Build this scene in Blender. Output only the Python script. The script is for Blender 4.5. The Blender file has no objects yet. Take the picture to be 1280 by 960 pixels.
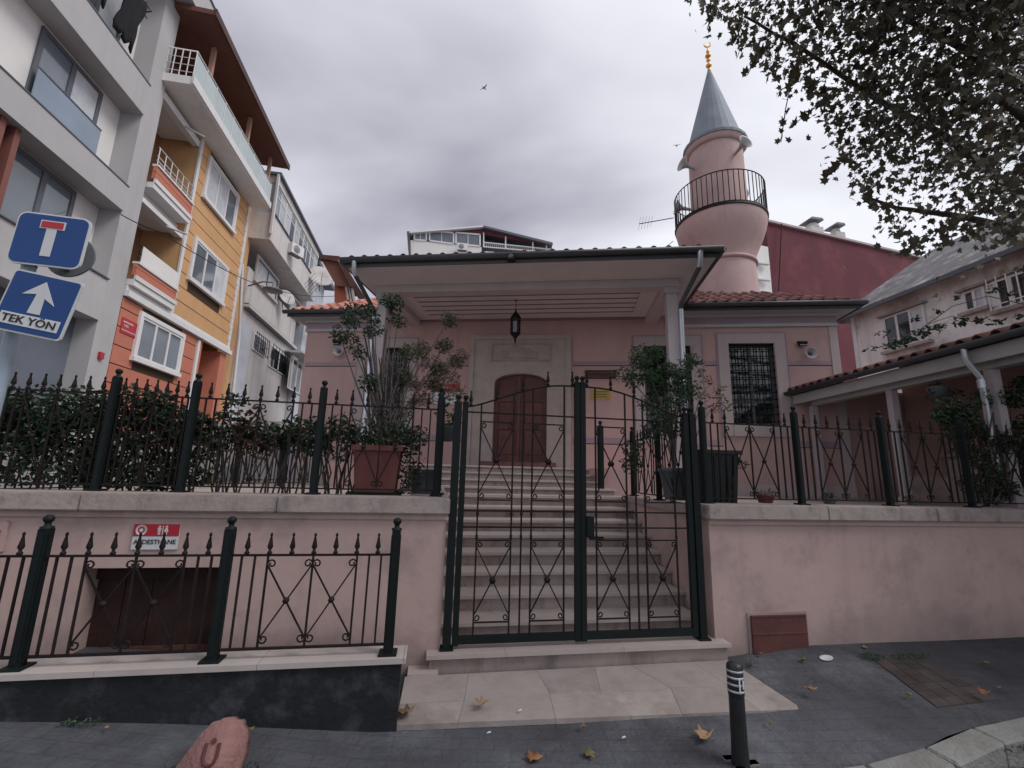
import bpy, bmesh, math, random
from mathutils import Vector, Matrix
random.seed(7)
S = bpy.context.scene
COL = S.collection
R_ = math.radians
# ---------------------------------------------------------------- camera
EYE = Vector((0, 0, 1.6)); FPX = 560.0; YAW = R_(9.7); PITCH = R_(11.2); ROLL = R_(1.5)
sy, cy, sp, cp = math.sin(YAW), math.cos(YAW), math.sin(PITCH), math.cos(PITCH)
FW = Vector((sy*cp, cy*cp, sp)); RT0 = Vector((cy, -sy, 0)); UP0 = RT0.cross(FW)
RT = RT0*math.cos(ROLL)+UP0*math.sin(ROLL); UP = -RT0*math.sin(ROLL)+UP0*math.cos(ROLL)
cam = bpy.data.cameras.new('camera'); camo = bpy.data.objects.new('camera', cam); COL.objects.link(camo)
cam.sensor_width = 36; cam.lens = 36*FPX/1280; cam.clip_start = .05; cam.clip_end = 900
m = Matrix((RT, UP, -FW)).transposed().to_4x4(); m.translation = EYE; camo.matrix_world = m
S.camera = camo
S.view_settings.view_transform = 'Standard'; S.view_settings.look = 'None'
S.view_settings.exposure = 0.5; S.view_settings.gamma = 1
# ---------------------------------------------------------------- sky and sun
SUN_EL, SUN_AZ = R_(50), R_(118)          # azimuth from +Y clockwise; behind the camera
w = bpy.data.worlds.new('World'); S.world = w; w.use_nodes = True
nt = w.node_tree; nt.nodes.clear()
def N(t, **k):
    n = nt.nodes.new(t)
    for a, b in k.items(): setattr(n, a, b)
    return n
L = nt.links.new
out = N('ShaderNodeOutputWorld'); bg = N('ShaderNodeBackground'); L(bg.outputs[0], out.inputs[0])
sky = N('ShaderNodeTexSky', sky_type='NISHITA'); sky.sun_disc = False; sky.sun_elevation = SUN_EL; sky.sun_rotation = SUN_AZ
bg.inputs[1].default_value = .1
tc = N('ShaderNodeTexCoord'); sep = N('ShaderNodeSeparateXYZ'); L(tc.outputs['Generated'], sep.inputs[0])
zz = N('ShaderNodeMath', operation='MAXIMUM'); L(sep.outputs[2], zz.inputs[0]); zz.inputs[1].default_value = 0
za = N('ShaderNodeMath', operation='ADD'); L(zz.outputs[0], za.inputs[0]); za.inputs[1].default_value = .28
dv = N('ShaderNodeVectorMath', operation='DIVIDE'); cb = N('ShaderNodeCombineXYZ')
for i in range(3): L(za.outputs[0], cb.inputs[i])
L(tc.outputs['Generated'], dv.inputs[0]); L(cb.outputs[0], dv.inputs[1])
mp = N('ShaderNodeMapping'); mp.inputs['Location'].default_value = (2, 3, 0); mp.inputs['Rotation'].default_value = (0, 0, R_(20)); mp.inputs['Scale'].default_value = (1, 1.7, 1)
L(dv.outputs[0], mp.inputs[0])
n1 = N('ShaderNodeTexNoise'); n1.inputs['Scale'].default_value = .6; n1.inputs['Detail'].default_value = 5; n1.inputs['Roughness'].default_value = .48; n1.inputs['Distortion'].default_value = .3
L(mp.outputs[0], n1.inputs[0])
cr = N('ShaderNodeValToRGB'); e = cr.color_ramp.elements
e[0].position = .36; e[0].color = (1.9, 1.85, 2.3, 1); e[1].position = .62; e[1].color = (6.9, 6.95, 7.4, 1)
x = cr.color_ramp.elements.new(.49); x.color = (4.3, 4.25, 4.8, 1)
L(n1.outputs[0], cr.inputs[0])
mx = N('ShaderNodeMixRGB'); mx.inputs[0].default_value = .93; L(sky.outputs[0], mx.inputs[1]); L(cr.outputs[0], mx.inputs[2])
L(mx.outputs[0], bg.inputs[0])
sun = bpy.data.lights.new('sun', 'SUN'); sun.energy = 1.5; sun.angle = R_(28); sun.color = (1, .965, .93)
so = bpy.data.objects.new('sun', sun); COL.objects.link(so)
sd = Vector((math.sin(SUN_AZ)*math.cos(SUN_EL), math.cos(SUN_AZ)*math.cos(SUN_EL), math.sin(SUN_EL)))
so.rotation_euler = sd.to_track_quat('Z', 'Y').to_euler(); so.location = (0, -5, 20)

# ---------------------------------------------------------------- pixel -> point helpers (photo pixels, 1280x960)
def ray(px, py): return FW*FPX+RT*(px-640)-UP*(py-480)
def onp(px, py, p, n): d = ray(px, py); n = Vector(n); return EYE+d*((Vector(p)-EYE).dot(n)/d.dot(n))
def atY(px, py, Y): return onp(px, py, (0, Y, 0), (0, 1, 0))
def atX(px, py, X): return onp(px, py, (X, 0, 0), (1, 0, 0))
def atZ(px, py, Z): return onp(px, py, (0, 0, Z), (0, 0, 1))
MA = R_(16.5); MU = Vector((math.cos(MA), -math.sin(MA), 0)); MV = Vector((math.sin(MA), math.cos(MA), 0))
MO = atY(650, 577, 9.0); MO.z = 0
def mloc(p): q = p-MO; return Vector((q.dot(MU), q.dot(MV), p.z))
def onV(px, py, V=0): return mloc(onp(px, py, MO+MV*V, MV))
def mw(u, v, z): return MO+MU*u+MV*v+Vector((0, 0, z))

# ---------------------------------------------------------------- materials
MATS = {}
def mat(name, c, rough=.8, var=.12, scale=6, bump=.15, metal=0, stain=None, st_scale=1.5, st_amt=.5, bscale=None, vec='Object', fine=0, spec=.4):
    if name in MATS: return MATS[name]
    m = bpy.data.materials.new(name); m.use_nodes = True; t = m.node_tree; b = t.nodes['Principled BSDF']
    b.inputs['Roughness'].default_value = rough; b.inputs['Metallic'].default_value = metal
    b.inputs['Specular IOR Level'].default_value = spec
    tc = t.nodes.new('ShaderNodeTexCoord'); co = tc.outputs[vec]
    n = t.nodes.new('ShaderNodeTexNoise'); n.inputs['Scale'].default_value = scale; n.inputs['Detail'].default_value = 8; n.inputs['Roughness'].default_value = .6
    t.links.new(co, n.inputs[0])
    r = t.nodes.new('ShaderNodeMapRange'); r.inputs[1].default_value = .3; r.inputs[2].default_value = .7; r.inputs[3].default_value = 1-var; r.inputs[4].default_value = 1+var
    t.links.new(n.outputs[0], r.inputs[0])
    hv = t.nodes.new('ShaderNodeObjectInfo'); rr = t.nodes.new('ShaderNodeMapRange'); rr.inputs[3].default_value = 1-var*.8; rr.inputs[4].default_value = 1+var*.8
    t.links.new(hv.outputs['Random'], rr.inputs[0])
    mm = t.nodes.new('ShaderNodeMath'); mm.operation = 'MULTIPLY'; t.links.new(r.outputs[0], mm.inputs[0]); t.links.new(rr.outputs[0], mm.inputs[1])
    base = t.nodes.new('ShaderNodeRGB'); base.outputs[0].default_value = (*c, 1); src = base.outputs[0]
    if stain:
        n2 = t.nodes.new('ShaderNodeTexNoise'); n2.inputs['Scale'].default_value = st_scale; n2.inputs['Detail'].default_value = 9; n2.inputs['Roughness'].default_value = .68
        t.links.new(co, n2.inputs[0])
        r2 = t.nodes.new('ShaderNodeMapRange'); r2.inputs[1].default_value = .5; r2.inputs[2].default_value = .68; r2.inputs[4].default_value = st_amt
        t.links.new(n2.outputs[0], r2.inputs[0])
        mc = t.nodes.new('ShaderNodeMixRGB'); t.links.new(r2.outputs[0], mc.inputs[0]); t.links.new(src, mc.inputs[1]); mc.inputs[2].default_value = (*stain, 1); src = mc.outputs[0]
    vm = t.nodes.new('ShaderNodeVectorMath'); vm.operation = 'SCALE'; t.links.new(src, vm.inputs[0]); t.links.new(mm.outputs[0], vm.inputs['Scale'])
    t.links.new(vm.outputs[0], b.inputs['Base Color'])
    if bump:
        n3 = t.nodes.new('ShaderNodeTexNoise'); n3.inputs['Scale'].default_value = bscale or scale*6; n3.inputs['Detail'].default_value = 6
        t.links.new(co, n3.inputs[0]); bp = t.nodes.new('ShaderNodeBump'); bp.inputs['Strength'].default_value = bump; bp.inputs['Distance'].default_value = .02
        t.links.new(n3.outputs[0], bp.inputs['Height']); t.links.new(bp.outputs[0], b.inputs['Normal'])
    MATS[name] = m; return m
def weather(m, col, amt=.5, sx=5, sz=.5, damp=None, damp_z=(.1, .7), damp_amt=.5):
    """vertical drip streaks, and damp patches that rise from the foot of a wall"""
    t = m.node_tree; b = t.nodes['Principled BSDF']; src = b.inputs['Base Color'].links[0].from_socket
    tc = t.nodes.new('ShaderNodeTexCoord'); mp = t.nodes.new('ShaderNodeMapping'); mp.inputs['Scale'].default_value = (sx, sx, sz); t.links.new(tc.outputs['Object'], mp.inputs[0])
    n = t.nodes.new('ShaderNodeTexNoise'); n.inputs['Scale'].default_value = 1; n.inputs['Detail'].default_value = 7; n.inputs['Roughness'].default_value = .62; t.links.new(mp.outputs[0], n.inputs[0])
    r = t.nodes.new('ShaderNodeMapRange'); r.inputs[1].default_value = .52; r.inputs[2].default_value = .74; r.inputs[4].default_value = amt; t.links.new(n.outputs[0], r.inputs[0])
    mx = t.nodes.new('ShaderNodeMixRGB'); t.links.new(r.outputs[0], mx.inputs[0]); t.links.new(src, mx.inputs[1]); mx.inputs[2].default_value = (*col, 1); src = mx.outputs[0]
    if damp:
        sp = t.nodes.new('ShaderNodeSeparateXYZ'); t.links.new(tc.outputs['Object'], sp.inputs[0])
        n2 = t.nodes.new('ShaderNodeTexNoise'); n2.inputs['Scale'].default_value = 3.2; n2.inputs['Detail'].default_value = 8; n2.inputs['Roughness'].default_value = .65; t.links.new(tc.outputs['Object'], n2.inputs[0])
        md = t.nodes.new('ShaderNodeMath'); md.operation = 'MULTIPLY_ADD'; md.inputs[1].default_value = -.9; t.links.new(n2.outputs[0], md.inputs[0]); t.links.new(sp.outputs[2], md.inputs[2])
        r2 = t.nodes.new('ShaderNodeMapRange'); r2.inputs[1].default_value = damp_z[0]-.45; r2.inputs[2].default_value = damp_z[1]-.45; r2.inputs[3].default_value = damp_amt; r2.inputs[4].default_value = 0; t.links.new(md.outputs[0], r2.inputs[0])
        m2 = t.nodes.new('ShaderNodeMixRGB'); t.links.new(r2.outputs[0], m2.inputs[0]); t.links.new(src, m2.inputs[1]); m2.inputs[2].default_value = (*damp, 1); src = m2.outputs[0]
    t.links.new(src, b.inputs['Base Color'])
def glassmat(name, c=(.05, .06, .07), rough=.06):
    m = mat(name, c, rough, .15, 1.2, .03, spec=.9); return m
pink = mat('pink_plaster', (.53, .355, .335), .9, .07, 2.2, .2, stain=(.43, .29, .27), st_scale=1.1, st_amt=.55, bscale=60)
pink2 = mat('pink_garden_wall_plaster', (.50, .365, .335), .92, .08, 1.6, .18, stain=(.30, .23, .215), st_scale=1.9, st_amt=.75, bscale=14)
mauve = mat('mauve_band_paint', (.36, .27, .31), .9, .05, 3, .15)
stone = mat('window_surround_stone', (.47, .405, .40), .88, .07, 3, .2, stain=(.36, .30, .28), st_scale=3)
doorstone = mat('portal_stone', (.40, .35, .32), .88, .1, 4, .2, stain=(.30, .26, .23), st_scale=3)
coping_m = mat('coping_stone', (.38, .32, .30), .9, .15, 5, .25, stain=(.15, .13, .12), st_scale=5, st_amt=.8)
marble = mat('worn_marble', (.42, .36, .335), .6, .12, 3.5, .15, stain=(.30, .245, .22), st_scale=3.5, st_amt=.6)
riser_m = mat('shaded_riser_marble', (.30, .25, .23), .7, .14, 3, .15, stain=(.16, .13, .115), st_scale=3.5, st_amt=.8)  # darker than the treads: shadow below the nosings put into the colour
apron_m = mat('apron_marble', (.275, .245, .23), .65, .16, 2.4, .3, stain=(.17, .14, .125), st_scale=2.0, st_amt=1.0)
apron_m2 = mat('apron_marble_warm', (.29, .255, .24), .65, .12, 3, .3, stain=(.235, .20, .18), st_scale=2.4, st_amt=1.0)
asphalt = mat('dark_pavement', (.050, .052, .060), .85, .35, 2.0, .6, stain=(.105, .11, .122), st_scale=1.6, st_amt=.7, bscale=35)
def add_blocks(m, sc, dark):
    t = m.node_tree; b = t.nodes['Principled BSDF']; tc = t.nodes.new('ShaderNodeTexCoord'); mp = t.nodes.new('ShaderNodeMapping'); mp.inputs['Rotation'].default_value = (0, 0, .12); t.links.new(tc.outputs['Object'], mp.inputs[0])
    br = t.nodes.new('ShaderNodeTexBrick'); br.inputs['Scale'].default_value = sc; br.inputs['Mortar Size'].default_value = .018; br.inputs['Mortar Smooth'].default_value = .6; br.inputs['Color1'].default_value = (1, 1, 1, 1); br.inputs['Color2'].default_value = (.86, .86, .88, 1); br.inputs['Mortar'].default_value = (dark, dark, dark, 1)
    t.links.new(mp.outputs[0], br.inputs[0]); l = b.inputs['Base Color'].links[0]; src = l.from_socket; mm = t.nodes.new('ShaderNodeMixRGB'); mm.blend_type = 'MULTIPLY'; mm.inputs[0].default_value = .8; t.links.new(src, mm.inputs[1]); t.links.new(br.outputs[0], mm.inputs[2]); t.links.new(mm.outputs[0], b.inputs['Base Color'])
add_blocks(asphalt, 2.6, .72)
road_m = mat('road_stone', (.17, .165, .16), .85, .2, 6, .5, stain=(.07, .08, .06), st_scale=6)
grout = mat('dark_joint_earth', (.05, .055, .045), .95, .3, 9, .5)
kerb_m = mat('kerb_concrete', (.20, .20, .19), .9, .15, 7, .6, stain=(.13, .135, .11), st_scale=4)
blackwall = mat('black_painted_plinth', (.008, .009, .012), .7, .3, 3, .4, stain=(.07, .08, .095), st_scale=5.5, st_amt=.4)
sill_m = mat('white_marble_sill', (.40, .36, .34), .55, .08, 4, .1, stain=(.42, .37, .33), st_scale=5)
iron = mat('dark_green_iron', (.0045, .0085, .0088), .6, .2, 9, .15, spec=.25)
iron_b = mat('dark_brown_iron', (.015, .010, .010), .6, .3, 12, .15, spec=.2)
white = mat('white_paint', (.68, .68, .68), .55, .05, 4, .05)
offwhite = mat('weathered_white_render', (.57, .55, .54), .9, .10, 1.3, .2, stain=(.36, .33, .31), st_scale=1.3, st_amt=.6)
bluewhite = mat('pale_blue_render', (.48, .51, .57), .9, .07, 2, .2, stain=(.34, .36, .40))
grayclad = mat('light_grey_render', (.44, .435, .44), .8, .05, 1.2, .1, stain=(.39, .38, .39), st_scale=.8)
whiteclad = mat('off_white_render', (.74, .73, .71), .8, .04, 1.5, .1)
bluegray = mat('blue_grey_render', (.15, .17, .21), .85, .08, 2, .1)
orange = mat('ochre_cladding', (.60, .35, .17), .8, .06, 1.5, .1, stain=(.52, .31, .15), st_scale=1)
redorange = mat('terracotta_cladding', (.50, .18, .12), .8, .06, 1.5, .1, stain=(.42, .13, .07))
groove_m = mat('dark_groove', (.06, .035, .02), .9, .1)
slatred = mat('brown_red_slat', (.22, .085, .07), .7, .12, 4, .1)
darkwood = mat('dark_red_brown_wood', (.085, .035, .028), .6, .3, 7, .3, bscale=30)
brownroof = mat('brown_soffit_wood', (.17, .075, .055), .8, .15, 3, .2)
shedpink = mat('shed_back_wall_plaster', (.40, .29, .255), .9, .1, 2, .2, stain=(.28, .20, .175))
burg = mat('burgundy_render', (.115, .030, .040), .9, .12, .5, .15, stain=(.20, .05, .07), st_scale=.6, st_amt=.7)
frame_m = mat('white_window_frame', (.66, .66, .67), .5, .03, 3, 0)
darkframe = mat('dark_grey_frame', (.10, .11, .13), .5, .1, 3, 0)
glass = glassmat('window_glass', (.13, .155, .185), .08); glassdark = glassmat('dark_glass', (.015, .017, .02), .04)
glassbal = glassmat('blue_grey_balustrade_glass', (.16, .21, .28), .12)
curtain_reflect = mat('curtain_and_reflection_pane', (.48, .51, .54), .35, .2, 3, 0, spec=.7)  # curtain tone, lightened so that paler panes paint in uneven window reflections
teal = mat('frosted_balustrade_glass', (.42, .50, .50), .3, .05, 3, 0)
tile_m = mat('weathered_clay_tile', (.21, .095, .08), .9, .45, 5, .4, stain=(.085, .07, .068), st_scale=5, st_amt=1.0)
tile_r = mat('fresh_clay_tile', (.40, .16, .12), .8, .25, 5, .3, stain=(.6, .35, .28), st_scale=7, st_amt=.5)
gutter_m = mat('grey_gutter_metal', (.07, .075, .085), .5, .1, 4, .05)
soffit_m = mat('grey_painted_eave_board', (.45, .45, .455), .8, .06, 3, .1)
beam_m = mat('mauve_beam_paint', (.54, .47, .48), .8, .07, 3, .1)
ceil_m = mat('grey_mauve_ceiling_paint', (.64, .60, .60), .8, .06, 3, .1)
slat_m = mat('mauve_slat_paint', (.28, .20, .22), .8, .06, 3, .1)
col_m = mat('column_paint', (.44, .40, .42), .7, .07, 3, .1)
pipe_m = mat('galvanised_pipe', (.52, .55, .60), .32, .1, 5, .05, metal=.55)
lead = mat('lead_sheet', (.20, .235, .275), .65, .12, 2.5, .15, stain=(.27, .31, .345), st_scale=2)
gold = mat('gilded_brass', (.62, .33, .07), .35, .15, 8, 0, metal=.7)
minpink = mat('minaret_pink_plaster', (.54, .39, .375), .9, .06, 2, .2, stain=(.47, .31, .30), st_scale=1.6, st_amt=.6)
peel = mat('peeling_cream_render', (.76, .745, .73), .92, .12, 1.4, .4, stain=(.28, .24, .215), st_scale=.75, st_amt=1.0)
oldroof = mat('weathered_grey_roof_sheet', (.16, .155, .16), .8, .3, 3, .4, stain=(.46, .46, .46), st_scale=2.4, st_amt=.8)
bluesign = mat('blue_sign_enamel', (.006, .05, .20), .5, .08, 3, 0)
signwhite = mat('sign_white', (.58, .60, .61), .45, .05, 5, 0)
signred = mat('sign_red', (.42, .02, .035), .45, .05, 5, 0)
ink = mat('black_lettering', (.02, .02, .025), .6, 0, 3, 0)
backgrey = mat('sign_back_grey', (.16, .17, .19), .5, .1, 3, 0)
polem = mat('painted_pole', (.28, .34, .40), .5, .12, 6, .1)
terra = mat('red_brown_plastic_pot', (.13, .042, .034), .65, .12, 5, .1, stain=(.13, .06, .05))
greypot = mat('grey_pot', (.10, .12, .13), .6, .12, 5, .1)
redstone = mat('red_painted_stone', (.25, .13, .12), .85, .2, 9, .5, stain=(.17, .125, .115), st_scale=8, st_amt=.7)
rubber = mat('black_bollard_plastic', (.013, .014, .016), .45, .2, 6, .1)
binm = mat('dark_green_bin_plastic', (.008, .014, .014), .45, .1, 5, .05)
plaq = mat('brown_carved_plaque', (.10, .045, .035), .6, .2, 15, .2)
yell = mat('yellow_notice_board', (.42, .30, .08), .6, .1, 10, 0)
hatchm = mat('rusty_brown_hatch', (.115, .042, .035), .6, .25, 6, .15)
cloth = mat('black_cloth', (.012, .012, .016), .95, .3, 10, .3)
bark = mat('grey_brown_bark', (.10, .085, .08), .95, .3, 14, .8)
plbark = mat('plane_tree_bark', (.07, .06, .05), .9, .4, 4, .6, stain=(.14, .125, .10), st_scale=3)
earth = mat('street_paving', (.20, .19, .185), .9, .2, 3, .4)
terr_m = mat('terrace_stone_paving', (.37, .31, .28), .85, .15, 3, .2, stain=(.24, .2, .18))
grey_pl = mat('light_grey_plastic', (.42, .42, .43), .5, .08, 5, 0)
weather(pink2, (.32, .25, .23), .35, 7, .55, (.19, .155, .145), (.12, .55), .65); weather(pink, (.36, .26, .25), .35, 4, .4); weather(minpink, (.38, .28, .27), .45, 5, .35)
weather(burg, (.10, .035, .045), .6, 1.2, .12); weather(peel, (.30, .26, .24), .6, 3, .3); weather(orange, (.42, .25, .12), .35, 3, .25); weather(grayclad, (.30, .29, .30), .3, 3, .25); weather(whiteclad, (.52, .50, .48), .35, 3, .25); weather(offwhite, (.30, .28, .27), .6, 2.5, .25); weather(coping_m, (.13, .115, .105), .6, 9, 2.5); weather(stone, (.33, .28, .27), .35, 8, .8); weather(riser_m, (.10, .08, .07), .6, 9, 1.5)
def leafmat(name, a, b, trans=.25):
    m = bpy.data.materials.new(name); m.use_nodes = True; t = m.node_tree; p = t.nodes['Principled BSDF']
    g = t.nodes.new('ShaderNodeNewGeometry'); r = t.nodes.new('ShaderNodeValToRGB'); r.color_ramp.elements[0].color = (*a, 1); r.color_ramp.elements[1].color = (*b, 1)
    r.color_ramp.elements[0].position = .15; r.color_ramp.elements[1].position = .95
    t.links.new(g.outputs['Random Per Island'], r.inputs[0]); t.links.new(r.outputs[0], p.inputs['Base Color'])
    p.inputs['Roughness'].default_value = .55
    tr = t.nodes.new('ShaderNodeBsdfTranslucent'); t.links.new(r.outputs[0], tr.inputs[0])
    mxs = t.nodes.new('ShaderNodeMixShader'); mxs.inputs[0].default_value = trans
    o = t.nodes['Material Output']; t.links.new(p.outputs[0], mxs.inputs[1]); t.links.new(tr.outputs[0], mxs.inputs[2]); t.links.new(mxs.outputs[0], o.inputs[0])
    return m
lf_hedge = leafmat('dark_hedge_leaf', (.010, .026, .014), (.040, .075, .034), .15)
lf_rust = leafmat('bronzed_hedge_leaf', (.05, .02, .015), (.10, .05, .03), .15)
lf_plane = leafmat('plane_tree_leaf', (.035, .036, .022), (.125, .105, .065), .3)
lf_olive = leafmat('olive_green_leaf', (.035, .06, .03), (.11, .14, .07), .25)
lf_green = leafmat('fresh_green_leaf', (.02, .055, .025), (.06, .12, .05), .25)
lf_dry = leafmat('dry_brown_leaf', (.10, .075, .045), (.22, .16, .11), .2)
deadleaf = mat('fallen_leaf_tan', (.24, .155, .09), .8, .35, 18, .3)
deadleaf2 = mat('fallen_leaf_orange', (.33, .14, .06), .8, .3, 18, .3)
deadleaf3 = mat('fallen_leaf_olive', (.17, .15, .05), .8, .3, 18, .3)
moss = mat('moss_green', (.05, .075, .025), .95, .4, 12, .6)

# ---------------------------------------------------------------- mesh builder
class MB:
    def __init__(s): s.v = []; s.f = []; s.sm = []
    def add(s, vs, fs, smooth=False):
        k = len(s.v); s.v += [tuple(v) for v in vs]; s.f += [tuple(i+k for i in f) for f in fs]; s.sm += [smooth]*len(fs); return s
    def box(s, a, b):
        x0, y0, z0 = a; x1, y1, z1 = b
        if x0 > x1: x0, x1 = x1, x0
        if y0 > y1: y0, y1 = y1, y0
        if z0 > z1: z0, z1 = z1, z0
        vs = [(x, y, z) for z in (z0, z1) for x, y in ((x0, y0), (x1, y0), (x1, y1), (x0, y1))]
        return s.add(vs, [(3, 2, 1, 0), (4, 5, 6, 7), (0, 1, 5, 4), (1, 2, 6, 5), (2, 3, 7, 6), (3, 0, 4, 7)])
    def bar(s, p, q, w=.02, h=None, upv=(0, 0, 1)):
        p = Vector(p); q = Vector(q); h = h or w; d = (q-p).normalized(); u = Vector(upv)
        if abs(d.dot(u)) > .95: u = Vector((0, 1, 0))
        a = d.cross(u).normalized()*w/2; b = a.cross(d).normalized()*h/2
        vs = [p-a-b, p+a-b, p+a+b, p-a+b, q-a-b, q+a-b, q+a+b, q-a+b]
        return s.add(vs, [(0, 1, 2, 3), (7, 6, 5, 4), (4, 5, 1, 0), (5, 6, 2, 1), (6, 7, 3, 2), (7, 4, 0, 3)])
    def tube(s, pts, r, n=6, smooth=True):
        pts = [Vector(p) for p in pts]; rs = r if isinstance(r, (list, tuple)) else [r]*len(pts); vs = []; fs = []
        ref = None
        for i, p in enumerate(pts):
            d = (pts[min(i+1, len(pts)-1)]-pts[max(i-1, 0)]).normalized()
            if ref is None: ref = Vector((0, 0, 1)) if abs(d.z) < .9 else Vector((1, 0, 0))
            a = d.cross(ref).normalized(); b = d.cross(a).normalized(); ref = -b if False else a.cross(d).normalized()
            b = a.cross(d)
            for k in range(n):
                t = 2*math.pi*k/n; vs.append(p+(a*math.cos(t)+b*math.sin(t))*rs[i])
        for i in range(len(pts)-1):
            for k in range(n): fs.append((i*n+k, i*n+(k+1) % n, (i+1)*n+(k+1) % n, (i+1)*n+k))
        s.add(vs, fs, smooth); s.add(vs[:n], [tuple(range(n))]); s.add(vs[-n:], [tuple(reversed(range(n)))]); return s
    def lathe(s, prof, n=12, c=(0, 0, 0), smooth=True, axis='z', arc=(0, 2*math.pi)):
        cx, cy_, cz = c; vs = []; fs = []; full = abs(arc[1]-arc[0]-2*math.pi) < 1e-6; m_ = n if full else n+1
        for r, z in prof:
            for k in range(m_):
                t = arc[0]+(arc[1]-arc[0])*k/n; X, Y, Z = r*math.cos(t), r*math.sin(t), z
                if axis == 'y': X, Y, Z = X, z, Y
                if axis == 'x': X, Y, Z = z, X, Y
                vs.append((cx+X, cy_+Y, cz+Z))
        for i in range(len(prof)-1):
            for k in range(n if full else n):
                k2 = (k+1) % m_
                fs.append((i*m_+k, i*m_+k2, (i+1)*m_+k2, (i+1)*m_+k))
        s.add(vs, fs, smooth)
        if full and prof[0] != prof[-1]:
            if prof[0][0] > 1e-4: s.add(vs[:n], [tuple(reversed(range(n)))])
            if prof[-1][0] > 1e-4: s.add(vs[-n:], [tuple(range(n))])
        return s
    def prism(s, poly, ext):            # poly: 3D points (planar), ext: extrusion vector
        n = len(poly); e = Vector(ext); vs = [Vector(p) for p in poly]+[Vector(p)+e for p in poly]
        fs = [tuple(range(n)), tuple(reversed(range(n, 2*n)))]+[(i+n, (i+1) % n+n, (i+1) % n, i) for i in range(n)]
        return s.add(vs, fs)
    def mesh(s, name, m, fix=True):
        me = bpy.data.meshes.new(name); me.from_pydata(s.v, [], s.f)
        me.polygons.foreach_set('use_smooth', s.sm)
        if m: 
            for q in (m if isinstance(m, (list, tuple)) else [m]): me.materials.append(q)
        if fix:
            b = bmesh.new(); b.from_mesh(me); bmesh.ops.recalc_face_normals(b, faces=b.faces); b.to_mesh(me); b.free()
        me.update(); return me
    def build(s, name, m, parent=None, fix=True, loc=None, rot=None):
        return inst(name, s.mesh(name, m, fix), parent, loc, rot)
def inst(name, me, parent=None, loc=None, rot=None, scale=None):
    o = bpy.data.objects.new(name, me); COL.objects.link(o); o.parent = parent
    if loc is not None: o.location = loc
    if rot is not None: o.rotation_euler = rot
    if scale is not None: o.scale = scale
    return o
def tag(o, label=None, cat=None, group=None, kind=None):
    if label: o['label'] = label
    if cat: o['category'] = cat
    if group: o['group'] = group
    if kind: o['kind'] = kind
    return o
def thing(name, label, cat, loc=(0, 0, 0), rz=0, group=None, rot=None):
    o = bpy.data.objects.new(name, None); COL.objects.link(o); o.empty_display_size = .2
    o.location = loc; o.rotation_euler = rot or (0, 0, rz); return tag(o, label, cat, group)
def copy_tree(o, parent=None):
    c = o.copy(); COL.objects.link(c); c.parent = parent
    for ch in [q for q in bpy.data.objects if q.parent == o]: copy_tree(ch, c)
    return c
def bx(name, m, parent, a, b): return MB().box(a, b).build(name, m, parent, fix=False)
def text(body, size, m, parent, mtx, name='lettering', depth=.002, align='CENTER', shear=0, sx=1):
    c = bpy.data.curves.new('t', 'FONT'); c.body = body; c.size = size; c.extrude = depth; c.align_x = align; c.align_y = 'CENTER'; c.shear = shear; c.resolution_u = 3; c.offset = size*.012
    o = bpy.data.objects.new('t', c); COL.objects.link(o); dg = bpy.context.evaluated_depsgraph_get()
    me = bpy.data.meshes.new_from_object(o.evaluated_get(dg)); bpy.data.objects.remove(o); me.name = name
    me.materials.clear(); me.materials.append(m)
    ob = inst(name, me, parent); ob.matrix_local = mtx @ Matrix.Diagonal((sx, 1, 1, 1)); return ob
def facing_y(x, y, z, extra=0):          # text upright in XZ plane, readable from -Y
    return Matrix.Translation((x, y, z)) @ Matrix.Rotation(R_(90), 4, 'X') @ Matrix.Rotation(extra, 4, 'Z')
def interp(t, pts):
    if t <= pts[0][0]: return pts[0][1]
    for (a, b), (c, d) in zip(pts, pts[1:]):
        if t <= c: return b+(d-b)*(t-a)/(c-a)
    return pts[-1][1]

# ================================================================ SETTING: ground
WALLZ = [(-8, .5), (-4, .42), (-2.2, .33), (-1.2, .26), (-.2, .135), (2.3, .13), (2.5, .15), (3.2, .215), (5.6, .2), (9, .25)]
FRONTZ = [(-8, .38), (-4, .28), (-2.2, .2), (-.15, .03), (2.7, .03), (6, .08), (12, .1)]
def gz(x, y):
    a = interp(x, WALLZ); b = interp(x, FRONTZ); t = min(max((y-2.5)/1.2, 0), 1); return b+(a-b)*t
kerb_px = [(300, 1010), (700, 985), (900, 975), (1027, 957), (1127, 943), (1160, 930), (1193, 917), (1260, 903), (1330, 897)]
KERB = [atZ(px, py, .06) for px, py in kerb_px]
KERB = [Vector((-14, 1.9, 0)), Vector((-3, 2.0, 0))]+KERB+[Vector((7, 3.0, 0)), Vector((14, 3.05, 0))]
def kerb_y(x): return interp(x, [(p.x, p.y) for p in KERB])
# pavement sheet
mb = MB(); xs = [-10+.25*i for i in range(97)]; rows = 14; vs = []; fs = []
for i, x in enumerate(xs):
    y0 = kerb_y(x); y1 = 3.95
    for j in range(rows+1):
        y = y0+(y1-y0)*j/rows; vs.append((x, y, gz(x, y)+.004*math.sin(x*3.1+y*5)*math.cos(y*2.3-x)))
for i in range(len(xs)-1):
    for j in range(rows): a = i*(rows+1)+j; fs.append((a, a+rows+1, a+rows+2, a+1))
tag(mb.add(vs, fs, True).build('pavement', asphalt), kind='structure')
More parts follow.
